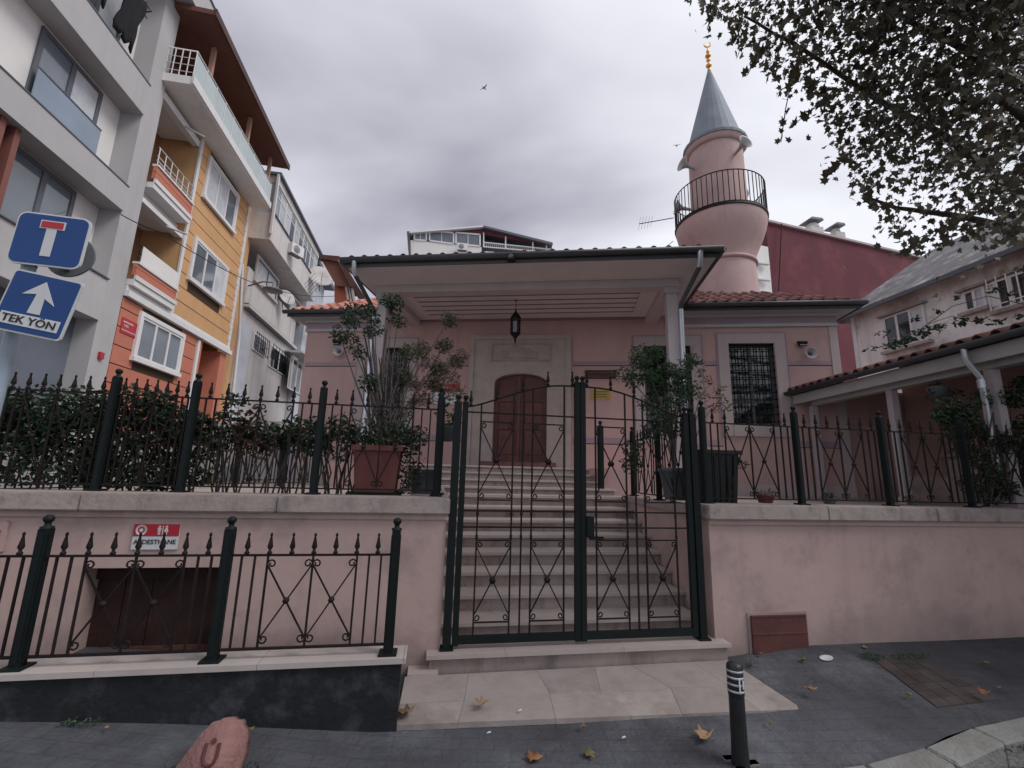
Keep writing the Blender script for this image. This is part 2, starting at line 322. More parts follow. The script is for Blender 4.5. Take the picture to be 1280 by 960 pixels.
# road bed far and wide
vs = [(-60, -40, -.30), (80, -40, -.30), (80, 60, -.30), (-60, 60, -.30)]
tag(MB().add(vs, [(0, 1, 2, 3)]).build('ground', earth), kind='structure')
road = tag(bx('road', grout, None, (-30, -20, -.25), (40, 3.3, -.075)), kind='structure')
rs = MB().box((-.085, -.06, -.03), (.085, .06, .03)).mesh('paving_stone', road_m)
bm = bmesh.new(); bm.from_mesh(rs); bmesh.ops.bevel(bm, geom=bm.edges[:], offset=.014, segments=1, affect='EDGES'); bm.to_mesh(rs); bm.free()
cnt = 0
for j in range(12):
    for i in range(26):
        x = 1.7+i*.185+(.09 if j % 2 else 0); y = 2.95-j*.135
        if y > kerb_y(x)-.2 or y < 1.9: continue
        o = inst('paving_stone', rs, road, (x, y, -.072+random.uniform(-.006, .006)), (random.uniform(-.04, .04), random.uniform(-.04, .04), random.uniform(-.06, .06))); cnt += 1
# kerb stones
kerb = tag(bpy.data.objects.new('kerb', None), kind='structure'); COL.objects.link(kerb)
def seg_points(step):
    out = []; x = -6.0
    while x < 8: out.append(Vector((x, kerb_y(x), 0))); x += step
    return out
kp = seg_points(.5)
for a, b in zip(kp, kp[1:]):
    d = (b-a).normalized(); nrm = Vector((d.y, -d.x, 0))
    za, zb = gz(a.x, a.y)+.012, gz(b.x, b.y)+.012; g = d*.006
    top = [a+g+Vector((0, 0, za)), b-g+Vector((0, 0, zb)), b-g+nrm*.16+Vector((0, 0, zb-.012)), a+g+nrm*.16+Vector((0, 0, za-.012))]
    k = MB().prism(top, (0, 0, -.22)).build('kerb_stone', kerb_m, kerb)
    bm = bmesh.new(); bm.from_mesh(k.data); bmesh.ops.bevel(bm, geom=bm.edges[:], offset=.012, segments=1, affect='EDGES'); bm.to_mesh(k.data); bm.free()
# marble apron in front of the gate : irregular slabs
def slab_poly(pts, m, parent, name='marble_slab', th=.03):
    return MB().prism([(p.x, p.y, p.z) for p in pts], (0, 0, -th)).build(name, m, parent)
A0 = atZ(494, 909, .105); A1 = atZ(1004, 889, .07); B0 = Vector((-.10, 3.555, .165)); B1 = Vector((2.44, 3.60, .155))
apron = tag(bpy.data.objects.new('paved_apron', None), kind='structure'); COL.objects.link(apron)
us = [0, .17, .36, .52, .70, .86, 1]; vs_ = [0, .45, 1]
grid = {}
for i, a in enumerate(us):
    for j, b in enumerate(vs_):
        aa = a+(random.uniform(-.035, .035) if 0 < i < 6 else 0); bb = b+(random.uniform(-.07, .07) if j == 1 else 0)
        P0 = A0.lerp(A1, aa); P1 = B0.lerp(B1, aa); grid[i, j] = P0.lerp(P1, bb)
for i in range(6):
    for j in range(2):
        q = [grid[i, j], grid[i+1, j], grid[i+1, j+1], grid[i, j+1]]; c = sum(q, Vector())/4
        q = [p+(c-p).normalized()*.0014 for p in q]; dz = random.uniform(-.001, .001)
        q = [p+Vector((0, 0, dz+.012)) for p in q]
        slab_poly(q, apron_m if random.random() < .6 else apron_m2, apron)
# mortar bed below
MB().prism([A0+Vector((.004, .004, .006)), A1+Vector((-.004, .004, .006)), B1+Vector((0, 0, .006)), B0+Vector((0, 0, .006))], (0, 0, -.12)).build('mortar_bed', coping_m, apron)

# ================================================================ side street, terrace
def street_z(y): return interp(y, [(-6, .1), (3, .38), (4.5, .5), (12, 2.35), (18, 3.2), (40, 5.5)])
mb = MB(); vs = []; fs = []
ys = [3.95, 5, 6.5, 8, 10, 12, 14, 16, 18, 22, 30, 45]
for y in ys: vs += [(-9.5, y, street_z(y)), (-3.6, y, street_z(y))]
for i in range(len(ys)-1): fs.append((2*i, 2*i+1, 2*i+3, 2*i+2))
tag(mb.add(vs, fs).build('side_street', earth), kind='structure')
TZ = 1.30
terr = tag(bpy.data.objects.new('terrace', None), kind='structure'); COL.objects.link(terr)
FLx = 0.14                       # left flank of the stair recess
def rflank(y): return interp(y, [(3.7, 2.40), (6.12, 2.72)])
MB().prism([(-3.9, 4.004, TZ), (FLx-.052, 4.004, TZ), (FLx-.052, 6.12, TZ), (FLx, 6.125, TZ), (FLx, 16, TZ), (-3.9, 16, TZ)], (0, 0, -1.3)).build('terrace_paving', terr_m, terr)
MB().prism([(2.58, 4.004, TZ), (12, 4.004, TZ), (12, 16, TZ), (FLx+.002, 16, TZ), (FLx+.002, 6.13, TZ), (2.85, 6.13, TZ)], (0, 0, -1.3)).build('terrace_paving', terr_m, terr)

# ---------------------------------------------------------------- garden walls with coping
WY = 3.70
def coping_run(parent, x0, x1, n, y0=3.63, y1=3.99, z0=1.27, z1=1.39):
    st = (x1-x0)/n
    for i in range(n):
        a = x0+i*st+.002; b = x0+(i+1)*st-.002; d = random.uniform(-.002, .002)
        o = MB().box((a, y0+d, z0), (b, y1, z1+d)).build('coping_stone', coping_m, parent)
        bm = bmesh.new(); bm.from_mesh(o.data); bmesh.ops.bevel(bm, geom=bm.edges[:], offset=.008, segments=2, affect='EDGES'); bm.to_mesh(o.data); bm.free()
lw = thing('garden_wall', 'pink rendered garden wall with stone coping left of the gate', 'wall', (-1.5, 3.8, 0))
lw.location = (0, 0, 0)
XL0 = -3.6; px0, px1, pz0, pz1 = -2.30, -1.40, .28, .885     # recess opening
m_ = MB(); 
m_.box((XL0, WY, -.1), (px0, 4.0, 1.27)); m_.box((px1, WY, -.1), (FLx-.002, 4.0, 1.27)); m_.box((px0, WY, pz1), (px1, 4.0, 1.27)); m_.box((px0, WY, -.1), (px1, 4.0, pz0))
m_.build('wall_face', pink2, lw)
coping_run(lw, XL0-.03, FLx+.02, 3)
bx('moulding', pink2, lw, (XL0, WY-.02, 1.225), (FLx+.004, WY+.01, 1.268))
bx('raised_band', pink2, lw, (-2.83, WY-.012, 1.195), (-2.80, WY+.01, .4)) 
bx('flank_face', pink2, lw, (FLx-.05, 4.001, -.1), (FLx+.0, 6.1, 1.27))
bx('flank_coping', coping_m, lw, (FLx-.3, 3.992, 1.272), (FLx+.022, 6.12, 1.392))
hatchwood = mat('very_dark_red_wood', (.030, .012, .010), .8, .35, 6, .3)
# recessed dark shutter in opening
bd = thing('cellar_hatch', 'dark red brown wooden hatch in the wall below the red and white washroom sign', 'hatch', (0, 0, 0))
for k in range(5):
    a = px0+.004+k*(px1-px0-.008)/5
    bx('board', hatchwood, bd, (a, 3.87+.002*(k % 2), pz0+.04), (a+(px1-px0-.008)/5-.006, 3.92, pz1-.004))
bx('top_board', hatchwood, bd, (px0+.003, 3.84, pz1-.1), (px1-.003, 3.868, pz1-.003))
bx('lower_rail', darkwood, bd, (px0+.003, 3.85, pz0+.004), (px1-.003, 3.90, pz0+.05))
# small pier and left plinth by gate
rw = thing('garden_wall', 'long pink rendered garden wall with stone coping right of the gate', 'wall')
XR0 = 2.40
MB().box((XR0, WY, -.1), (9.5, 4.0, 1.249)).build('wall_face', pink2, rw)
coping_run(rw, XR0-.04, 9.5, 6, z0=1.25, z1=1.372)
bx('moulding', pink2, rw, (XR0-.006, WY-.022, 1.205), (9.5, WY+.01, 1.249))
a = (2.405, 4.002); b = (1.97, 6.12)
MB().prism([(2.435, 4.003, -.1), (2.575, 4.003, -.1), (2.84, 6.12, -.1), (2.72, 6.12, -.1)], (0, 0, 1.35)).build('flank_face', pink2, rw)
MB().prism([(2.40, 4.002, 1.252), (2.66, 4.002, 1.252), (2.93, 6.12, 1.252), (2.69, 6.12, 1.252)], (0, 0, .075)).build('flank_coping', coping_m, rw)

# vent hatch on the right wall
h = thing('wall_hatch', 'small rusty brown metal hatch low in the pink wall right of the gate', 'hatch', (2.99, WY, .32))
bx('frame', pink2, h, (-.285, -.012, -.165), (.285, .01, .165))
bx('door_panel', hatchm, h, (-.262, -.03, -.145), (.262, -.008, .145))
for z in (-.145, 0.0, .135): bx('rail', hatchm, h, (-.262, -.036, z), (.262, -.0305, z+.010))

# ---------------------------------------------------------------- low plinth wall with marble sill and fence
FY = 3.12
plw = thing('low_wall', 'low black painted plinth wall topped by a white marble sill, in front of the washroom pit', 'wall')
MB().prism([(-4.2, 3.06, .452), (-.115, 3.06, .452), (-.115, 3.06, -.05), (-4.2, 3.06, -.05)], (0, .16, 0)).build('plinth', blackwall, plw)
x = -4.2
while x < -.1:
    x2 = min(x+.82, -.085); o = MB().box((x+.0015, 3.035, .455), (x2-.0015, 3.25, .485)).build('sill_slab', sill_m, plw); x = x2
bx('return_step', riser_m, plw, (-.084, 3.56, .05), (.13, 3.698, .165))
bx('return_slab', marble, plw, (-.084, 3.55, .166), (.13, 3.698, .19))

# ---------------------------------------------------------------- iron fence kit
def scroll_pts(x, z, sx, sz, r=.03, turns=1.1):
    pts = []; n = 9
    for i in range(n+1):
        t = i/n; a = t*turns*2*math.pi; rr = r*(1-.62*t)
        # starts at bar (x,z) and curls
        pts.append((x+sx*(r-rr*math.cos(a)), 0, z+sz*rr*math.sin(a)))
    return pts
def spike_mesh(h=.13):
    return MB().lathe([(.006, 0), (.013, .004), (.016, .012), (.010, .02), (.007, .026), (.017, .045), (.013, .065), (.005, h*.82), (.008, h*.85), (.008, h*.93), (.001, h)], 7).mesh('spike', iron_b)
SPK = spike_mesh()
def post_mesh(w, h, base=True):
    m = MB(); m.box((-w/2, -w/2, 0), (w/2, w/2, h))
    for s in (-1, 1):
        m.box((s*w/2-.004, -w*.28, .03), (s*w/2+.004, w*.28, h-.03)); m.box((-w*.28, s*w/2-.004, .03), (w*.28, s*w/2+.004, h-.03))
    return m.mesh('post', iron)
def ball_mesh(w):
    r = w*.52; return MB().lathe([(w*.62, 0), (w*.62, .012), (w*.3, .018), (w*.3, .03)]+[(r*math.sin(a), .03+r*.9-r*.9*math.cos(a)) for a in [R_(q) for q in (35, 60, 90, 120, 150, 178)]], 10).mesh('ball_finial', iron)
def make_fence(name, label, posts, y, zb, hp, hr, zlow, w, skip_last=False, ydir=None, group=None, feet=True, origin=None):
    """posts: x offsets along the fence. Built along local +X."""
    t = thing(name, label, 'fence', origin or (0, y, 0), ydir or 0, group)
    pm = post_mesh(w, hp); bmh = ball_mesh(w); foot = MB().box((-w*1.05, -w*1.05, 0), (w*1.05, w*1.05, .012)).mesh('base_plate', iron)
    for x in posts:
        p = inst('post', pm, t, (x, 0, zb)); inst('ball_finial', bmh, p, (0, 0, hp))
        if feet: inst('base_plate', foot, p, (0, 0, 0))
    zt = zb+hr; z0 = zb+zlow
    H = zt-z0
    for a, b in zip(posts, posts[1:]):
        s = b-a
        bx('top_rail', iron_b, t, (a+w/2, -.009, zt-.006), (b-w/2, .009, zt+.006))
        bx('bottom_rail', iron_b, t, (a+w/2, -.009, z0-.006), (b-w/2, .009, z0+.006))
        for f in (.085, .16, .235, .5, .765, .84, .915):
            MB().bar((a+s*f, 0, z0), (a+s*f, 0, zt), .0115).build('bar', iron_b, t)
        for i in range(7): inst('spike', SPK, t, (a+s*(.11+.13*i), 0, zt+.004))
        for (c0, c1) in ((.235, .5), (.5, .765)):
            l, r = a+s*c0, a+s*c1; mid = (l+r)/2
            for q0, q1, yy in (((l, zt-.05), (r, z0+.05), -.006), ((r, zt-.05), (l, z0+.05), .006)):
                MB().bar((q0[0], yy, q0[1]), (q1[0], yy, q1[1]), .009).build('diagonal_bar', iron_b, t)
            MB().lathe([(.001, -.014), (.018, -.012), (.018, .012), (.001, .014)], 8, (mid, 0, (zt+z0)/2), axis='y').build('rosette', iron_b, t)
            for (xx, sx) in ((l, 1), (r, -1)):
                MB().tube(scroll_pts(xx, zt-.05, sx, 1, .026), .0055, 5).build('scroll', iron_b, t); MB().tube(scroll_pts(xx, z0+.05, sx, -1, .026), .0055, 5).build('scroll', iron_b, t)
    return t
lowf = make_fence('railing', 'low dark green iron railing with spikes on the white marble sill', [-3.14, -2.165, -1.19, -.20], 3.12, .485, .73, .58, .055, .052)
upl = make_fence('railing', 'dark green iron railing on the coping left of the gate, hedge behind it', [-4.0, -3.2, -2.44, -1.875, -.92, .045], 3.885, 1.392, .85, .725, .045, .048)
upr = make_fence('railing', 'dark green iron railing on the coping right of the gate', [2.51, 3.515, 4.52, 5.52, 6.52, 7.52], 3.885, 1.372, .88, .745, .045, .048)

# ---------------------------------------------------------------- stairs from gate
st = thing('staircase', 'long flight of worn marble steps rising behind the iron gate', 'stairs')
# sill step carrying the gate
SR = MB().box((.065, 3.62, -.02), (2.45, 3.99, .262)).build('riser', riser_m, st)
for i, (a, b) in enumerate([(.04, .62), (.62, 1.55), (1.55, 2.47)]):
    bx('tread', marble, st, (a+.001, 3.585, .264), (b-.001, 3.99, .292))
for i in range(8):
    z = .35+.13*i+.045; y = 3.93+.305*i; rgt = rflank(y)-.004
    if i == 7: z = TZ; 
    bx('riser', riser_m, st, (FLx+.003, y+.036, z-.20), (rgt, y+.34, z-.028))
    nsp = [FLx+.003, FLx+.003+(rgt-FLx)*random.uniform(.42, .6), rgt]
    for a, b in zip(nsp, nsp[1:]):
        o = MB().box((a+.0008, y, z-.0275), (b-.0008, y+.345 if i < 7 else y+.6, z+(.0 if i < 7 else .006))).build('tread', marble, st)
# porch steps
pst = thing('porch_steps', 'wide pale marble steps and floor below the mosque door', 'stairs', (0, 0, 0))
PFZ = 1.70; sx0, sx1 = -.35, 2.66
pale = mat('pale_porch_marble', (.44, .37, .355), .6, .08, 3, .1, stain=(.36, .30, .28), st_scale=3)
for i in range(4):
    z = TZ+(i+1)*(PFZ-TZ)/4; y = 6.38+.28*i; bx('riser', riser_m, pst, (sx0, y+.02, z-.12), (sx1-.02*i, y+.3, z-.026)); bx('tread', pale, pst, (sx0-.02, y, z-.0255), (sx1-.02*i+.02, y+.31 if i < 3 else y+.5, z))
def mwl(u, v): p = MO+MU*u+MV*v; return (p.x, p.y, PFZ+.003)
MB().prism([mwl(-3.0, -.001), mwl(-3.0, -2.01), (sx0-.05, 7.16, PFZ+.003), (sx0-.05, 7.262, PFZ+.003), (sx1-.1, 7.262, PFZ+.003), (sx1-.1, mwl(1.45, -2.01)[1], PFZ+.003), mwl(3.05, -2.01), mwl(3.05, -.001)], (0, 0, -.42)).build('porch_floor', pink, pst)
q_ = thing('door_step', 'dark red stone step in front of the mosque door', 'step', mw(0, 0, 0), -MA); bx('slab', mat('red_granite', (.16, .075, .07), .6, .2, 12, .1), q_, (-.78, -.36, PFZ+.004), (.72, -.001, PFZ+.11))

# ================================================================ GATE
gt = thing('iron_gate', 'tall dark green wrought iron double gate with scrolls and spikes in front of the steps', 'gate', (0, 3.70, .295))
GZ = .295
for x in (.185, 2.285):
    p = MB().box((x-.03, -.03, -.02), (x+.03, .03, 1.86)).build('gate_post', iron, gt); inst('ball_finial', ball_mesh(.05), p, (x, 0, 1.86))
    b = MB().box((x-.05, -.05, -.004), (x+.05, .05, .012)).build('base_plate', iron, p)
def leaf_frame(x0, x1, hinge_left):
    s = 1 if hinge_left else -1
    lf = MB(); ztl, ztr = (1.86, 2.085) if hinge_left else (2.085, 1.86)
    m = MB(); m.box((x0, -.02, .02), (x0+.045, .02, ztl)); m.box((x1-.045, -.02, .02), (x1, .02, ztr)); m.box((x0+.045, -.018, .03), (x1-.045, .018, .085))
    lf = m.build('gate_leaf', iron, gt)
    for xx, zt in ((x0+.0225, ztl), (x1-.0225, ztr)): inst('ball_finial', ball_mesh(.045), lf, (xx, 0, zt))
    X0, X1 = x0+.045, x1-.045; W = X1-X0
    def arch(x):
        t = (x-X0)/W if hinge_left else (X1-x)/W
        return 1.835+.225*math.sin(min(t*1.08, 1)*math.pi/2)**1.3
    m = MB(); n = 14
    m.tube([(X0+W*i/n, 0, arch(X0+W*i/n)) for i in range(n+1)], .008, 6); m.build('arched_top_bar', iron_b, lf)
    for z in (1.79, 1.0, .875): bx('cross_bar', iron_b, lf, (X0, -.007, z-.006), (X1, .007, z+.006))
    f = (.12, .42, .51, .60, .90) if hinge_left else (.10, .40, .49, .58, .88)
    bars = [X0+W*q for q in f]
    for k, xb in enumerate(bars):
        m = MB(); m.bar((xb, 0, .085), (xb, 0, arch(xb)), .0125)
        for z in (.98, .80): m.lathe([(.006, -.02), (.013, -.008), (.009, 0), (.013, .008), (.006, .02)], 6, (xb, 0, z))
        m.build('bar', iron_b, lf)
    for i in range(5):
        xs_ = X0+W*(.02+.24*i); inst('spike', SPK, lf, (min(xs_, X1-.01), 0, arch(min(xs_, X1-.01))+.005))
    for c0, c1 in ((0, 1), (3, 4)):
        l, r = bars[c0], bars[c1]
        for zb_, zt_ in ((1.085, 1.715), (.175, .775)):
            bx('panel_bar', iron_b, lf, (l+.006, -.0065, zt_-.005), (r-.006, .0065, zt_+.005)); bx('panel_bar', iron_b, lf, (l+.006, -.0065, zb_-.005), (r-.006, .0065, zb_+.005))
            a, b = zb_+.045, zt_-.045
            MB().bar((l, -.008, b), (r, -.008, a), .009).build('diagonal_bar', iron_b, lf); MB().bar((r, .008, b), (l, .008, a), .009).build('diagonal_bar', iron_b, lf)
            MB().lathe([(.001, -.02), (.024, -.016), (.024, .016), (.001, .02)], 10, ((l+r)/2, 0, (zb_+zt_)/2), axis='y').build('rosette', iron_b, lf)
            for xx, sx in ((l, 1), (r, -1)): MB().tube(scroll_pts(xx, zt_-.035, sx, 1, .025), .0055, 5).build('scroll', iron_b, lf); MB().tube(scroll_pts(xx, zb_+.035, sx, -1, .025), .0055, 5).build('scroll', iron_b, lf)
    return lf
leaf_frame(.225, 1.232, True); lr = leaf_frame(1.238, 2.245, False)
lk = MB().box((1.284, -.035, .80), (1.345, .03, .965)).build('lock_box', iron, lr)
bx('handle', iron, lr, (1.30, -.075, .79), (1.41, -.045, .812)); bx('handle_plate', iron, lr, (1.30, -.046, .785), (1.325, -.0355, .82))

# short railings flanking the stair inside
make_fence('railing', 'short dark green railing panel standing inside the gate at the right edge of the steps', [0, .92, 1.9], 0, 0, .88, .75, .05, .055, origin=(2.53, 4.12, 1.33), ydir=R_(82.5))
pp = inst('stair_newel_post', post_mesh(.075, .95), None, (0, 0, 0)); pq = atY(751, 589, 6.55); pp.location = (pq.x, pq.y, 1.385)
tag(pp, 'single dark green newel post at the head of the steps right of the gate centre', 'post'); inst('ball_finial', ball_mesh(.06), pp, (0, 0, .95))
make_fence('railing', 'dark green railing at the left edge of the steps beside the hanging pot', [0, .95, 1.95], 0, 0, .86, .74, .05, .055, origin=(.06, 4.15, 1.395), ydir=R_(90))
make_fence('railing', 'dark railing along the back of the terrace behind the hedge', [0, .9, 1.8, 2.7, 3.6, 4.5], 0, 0, .78, .68, .05, .055, origin=(-3.72, 4.5, 1.30), ydir=R_(68))

# ================================================================ MOSQUE
mq = thing('mosque', 'small pink plastered mosque with a tiled roof and an open columned porch', 'mosque', MO, -MA)
UL, UR, DV, WT = -4.9, 6.2, 6.5, 4.86
wt = .3
# front wall with openings  (u from UL..UR), openings: list (u0,u1,z0,z1)
ops = [(-3.42, -2.5, 2.45, 4.22), (-.57, .53, PFZ, 3.72), (2.5, 3.42, 2.45, 4.22), (4.15, 5.02, 2.62, 4.26)]
m = MB(); cur = UL
for (a, b, z0, z1) in ops:
    m.box((cur, 0, .9), (a, wt, WT)); m.box((a, 0, z1 if z1 != 3.72 else 3.80), (b, wt, WT)); 
    if z0 > PFZ: m.box((a, 0, .9), (b, wt, z0))
    cur = b
m.box((cur, 0, .9), (UR, wt, WT)); m.build('front_wall', pink, mq)
bx('side_wall', pink, mq, (UL, wt+.002, .9), (UL+wt, DV, WT)); bx('side_wall', pink, mq, (UR-wt, wt+.002, .9), (UR, DV, WT)); bx('back_wall', pink, mq, (UL+wt+.002, DV-wt, .9), (UR-wt-.002, DV, WT))
bx('interior_floor', terr_m, mq, (UL+wt+.003, wt+.003, PFZ-.05), (UR-wt-.003, DV-wt-.003, PFZ))
# mauve string courses + grooves, cornice
def course(z0, z1, mt, y, name='string_course'):
    segs = [(UL+.04, -3.68), (-2.24, -1.14), (1.06, 2.24), (3.68, 3.94), (5.22, UR-.04)]
    for a, b in segs: bx(name, mt, mq, (a, -y, z0), (b, -.001, z1))
course(3.80, 3.815, groove_m, .004, 'groove')
course(2.20, 2.215, groove_m, .004, 'groove')
course(3.817, 3.90, mauve, .006); course(2.217, 2.33, mauve, .006)
for (a, b) in ((UL-.02, -3.0), (2.95, UR+.02)):
    bx('cornice', soffit_m, mq, (a, -.05, 4.60), (b, -.001, 4.66)); bx('cornice_band', mauve, mq, (a, -.03, 4.662), (b, -.001, 4.80)); bx('cornice', soffit_m, mq, (a, -.08, 4.802), (b, -.001, 4.86))
for (a, b) in ((UR-.14, UR+.012),): bx('corner_pilaster', stone, mq, (a, -.018, 1.3), (b, -.001, 4.598))
bx('base_course', stone, mq, (UL-.02, -.03, .9), (-3.02, -.001, 1.75)); bx('base_course', stone, mq, (3.06, -.03, .9), (UR+.02, -.001, 1.50))
# windows
def mosque_window(a, b, z0, z1, ow=.2, sill=True):
    f = MB(); y = -.03
    f.box((a-ow, y, z0-.22), (a, -.0015, z1+ow)); f.box((b, y, z0-.22), (b+ow, -.0015, z1+ow)); f.box((a, y, z1), (b, -.0015, z1+ow)); f.box((a, y-.01, z0-.22), (b, -.0015, z0-.0))
    s = f.build('window_surround', stone, mq)
    g = MB(); e = .035; g.box((a-ow-e, y+.012, z0-.24), (a-ow-.001, -.0015, z1+ow+e)); g.box((b+ow+.001, y+.012, z0-.24), (b+ow+e, -.0015, z1+ow+e)); g.box((a-ow-.001, y+.012, z1+ow+.001), (b+ow+.001, -.0015, z1+ow+e))
    g.build('surround_moulding', mauve, s)
    wn = MB(); t = .05
    wn.box((a, .1, z0), (a+t, .16, z1)); wn.box((b-t, .1, z0), (b, .16, z1)); wn.box((a+t, .1, z1-t), (b-t, .16, z1)); wn.box((a+t, .1, z0), (b-t, .16, z0+t)); wn.box(((a+b)/2-.03, .1, z0+t), ((a+b)/2+.03, .16, z1-t)); wn.box((a+t, .105, z0+.45), ((a+b)/2-.03, .155, z0+.50)); wn.box(((a+b)/2+.03, .105, z0+.45), (b-t, .155, z0+.50))
    w_ = wn.build('window', darkframe, mq); 
    bx('pane', glassdark, w_, (a+t-.005, .125, z0+t-.005), ((a+b)/2-.02, .135, z1-t+.005)); bx('pane', glassdark, w_, ((a+b)/2+.02, .125, z0+t-.005), (b-t+.005, .135, z1-t+.005))
    # iron grille with knots
    n = 7; 
    gr = MB().box((a, .02, z1-.03), (b, .05, z1)).build('grille', iron, mq)
    for i in range(n+1):
        x = a+.015+(b-a-.03)*i/n; MB().bar((x, .035, z0), (x, .035, z1-.03), .014).build('grille_bar', iron, gr)
    k = 0; z = z0+.08
    while z < z1-.05:
        MB().bar((a, .035, z), (b, .035, z), .013).build('grille_bar', iron, gr); z += .145
    kn = MB()
    for i in range(n+1):
        z = z0+.08
        while z < z1-.05: x = a+.015+(b-a-.03)*i/n; kn.box((x-.014, .018, z-.014), (x+.014, .052, z+.014)); z += .145
    tag(kn.build('grille_knots', iron, gr), kind='stuff')
for (a, b, z0, z1) in (ops[0], ops[2], ops[3]): mosque_window(a, b, z0, z1)
# portal
ds = MB(); 
ds.box((-1.08, -.05, PFZ+.004), (-.57, -.001, 4.42)); ds.box((.53, -.05, PFZ+.004), (.98, -.001, 4.42)); ds.box((-.57, -.05, 3.815), (.53, -.001, 4.42))
c0, c1 = -.57, .53; cw = (c1-c0)/2; cc = (c0+c1)/2; zs = 3.42; rise = .215; n = 12
arc = [(cc-cw*math.cos(math.pi*i/n), zs+rise*math.sin(math.pi*i/n)**.85) for i in range(n+1)]
for i in range(n):
    (xa, za), (xb, zb) = arc[i], arc[i+1]
    ds.prism([(xa, -.05, za), (xb, -.05, zb), (xb, -.05, 3.815), (xa, -.05, 3.815)], (0, .35, 0))
dso = ds.build('portal_surround', doorstone, mq)
m = MB(); m.box((-1.12, -.08, PFZ+.004), (-1.02, -.051, 4.46)); m.box((.92, -.08, PFZ+.004), (1.02, -.051, 4.46)); m.box((-1.02, -.08, 4.37), (.92, -.051, 4.46)); m.build('portal_moulding', doorstone, dso)
m = MB()
for (a, b, c, d) in ((-.62, 3.90, .58, 3.925), (-.62, 4.26, .58, 4.285), (-.645, 3.90, -.62, 4.285), (.58, 3.90, .605, 4.285)): m.box((a, -.075, b), (c, -.0505, d))
m.build('inscription_frame', doorstone, dso)
m = MB(); m.box((-.4, -.066, 3.96), (0.36, -.0505, 3.985))
for i, (a, b) in enumerate(((-.36, 4.10), (-.15, 4.20), (-.02, 4.14), (.14, 4.12), (.28, 4.06))): m.lathe([(.001, -.064), (.055, -.06), (.085, -.0505)], 10, (a, 0, b-.03), axis='y')
m.build('worn_relief', doorstone, dso)
doorwood = mat('red_brown_door_wood', (.115, .042, .034), .55, .25, 6, .3, bscale=30)
dr = MB().box((c0, .10, PFZ+.11), (c1, .14, 3.72)).build('door', doorwood, mq)
for s in (-1, 1):
    l = cc-.005 if s < 0 else cc+.005
    x0, x1 = (c0+.005, l) if s < 0 else (l, c1-.005)
    lfm = MB()
    for (za, zb) in ((PFZ+.12, PFZ+.24), (PFZ+.78, PFZ+.88), (PFZ+1.36, PFZ+1.45)): lfm.box((x0+.07, .075, za), (x1-.07, .0985, zb))
    lfm.box((x0, .07, PFZ+.115), (x0+.07, .0985, 3.70)); lfm.box((x1-.07, .07, PFZ+.115), (x1, .0985, 3.70)); lfm.build('door_stile', doorwood, dr)
    for (za, zb) in ((PFZ+.27, PFZ+.75), (PFZ+.91, PFZ+1.33)): bx('door_panel', doorwood, dr, (x0+.1, .085, za), (x1-.1, .0985, zb))
MB().lathe([(.001, -.01), (.02, 0), (.02, .02), (.012, .03)], 8, (cc+.05, .04, PFZ+1.0), axis='y').build('door_knob', gold, dr)
# ---- porch: beams, ceiling, columns
PU0, PU1, PV0 = -2.72, 3.17, -2.6; BU0, BU1, BV = -2.5, 2.78, -1.86; BB = 4.72; SOF = 4.86
bx('beam', beam_m, mq, (BU0, BV, BB), (BU1, BV+.24, SOF-.002)); bx('beam', beam_m, mq, (BU0, BV+.242, BB), (BU0+.24, -.002, SOF-.002)); bx('beam', beam_m, mq, (BU1-.24, BV+.242, BB), (BU1, -.002, SOF-.002))
bx('ceiling', ceil_m, mq, (PU0+.02, PV0+.02, SOF), (PU1-.02, -.0, SOF+.03))
# moulded frame and slats on ceiling
fr = MB(); a, b, c, d = BU0+.24, BU1-.24, BV+.242, -.06
for (p, q, r, s2) in ((a, c, b, c+.28), (a, d-.16, b, d), (a, c+.28, a+.3, d-.16), (b-.3, c+.28, b, d-.16)): fr.box((p, q, SOF-.022), (r, s2, SOF-.001))
fr.build('ceiling_frame', ceil_m, mq)
bx('ceiling_moulding', slat_m, mq, (a, d+.001, SOF-.06), (b, -.003, SOF-.001))
cs0, cs1 = c+.24, d-.14; ns = 5
for i in range(ns):
    y = cs0+(cs1-cs0)*(i+.5)/ns; k_ = bx('ceiling_slat', ceil_m, mq, (a+.32, y-.12, SOF-.05), (b-.32, y+.11, SOF-.001)); bx('slat_edge', slat_m, k_, (a+.31, y-.15, SOF-.062), (b-.31, y-.121, SOF-.001))
    
for uu in (BU0+.12, BU1-.12):
    cl = MB().box((uu-.085, BV+.035, PFZ+.004), (uu+.085, BV+.205, BB-.001)).build('column', col_m, mq)
    bx('column_capital', col_m, cl, (uu-.115, BV+.005, BB-.11), (uu+.115, BV+.235, BB-.004)); bx('column_base', col_m, cl, (uu-.11, BV+.01, PFZ+.005), (uu+.11, BV+.23, PFZ+.14))
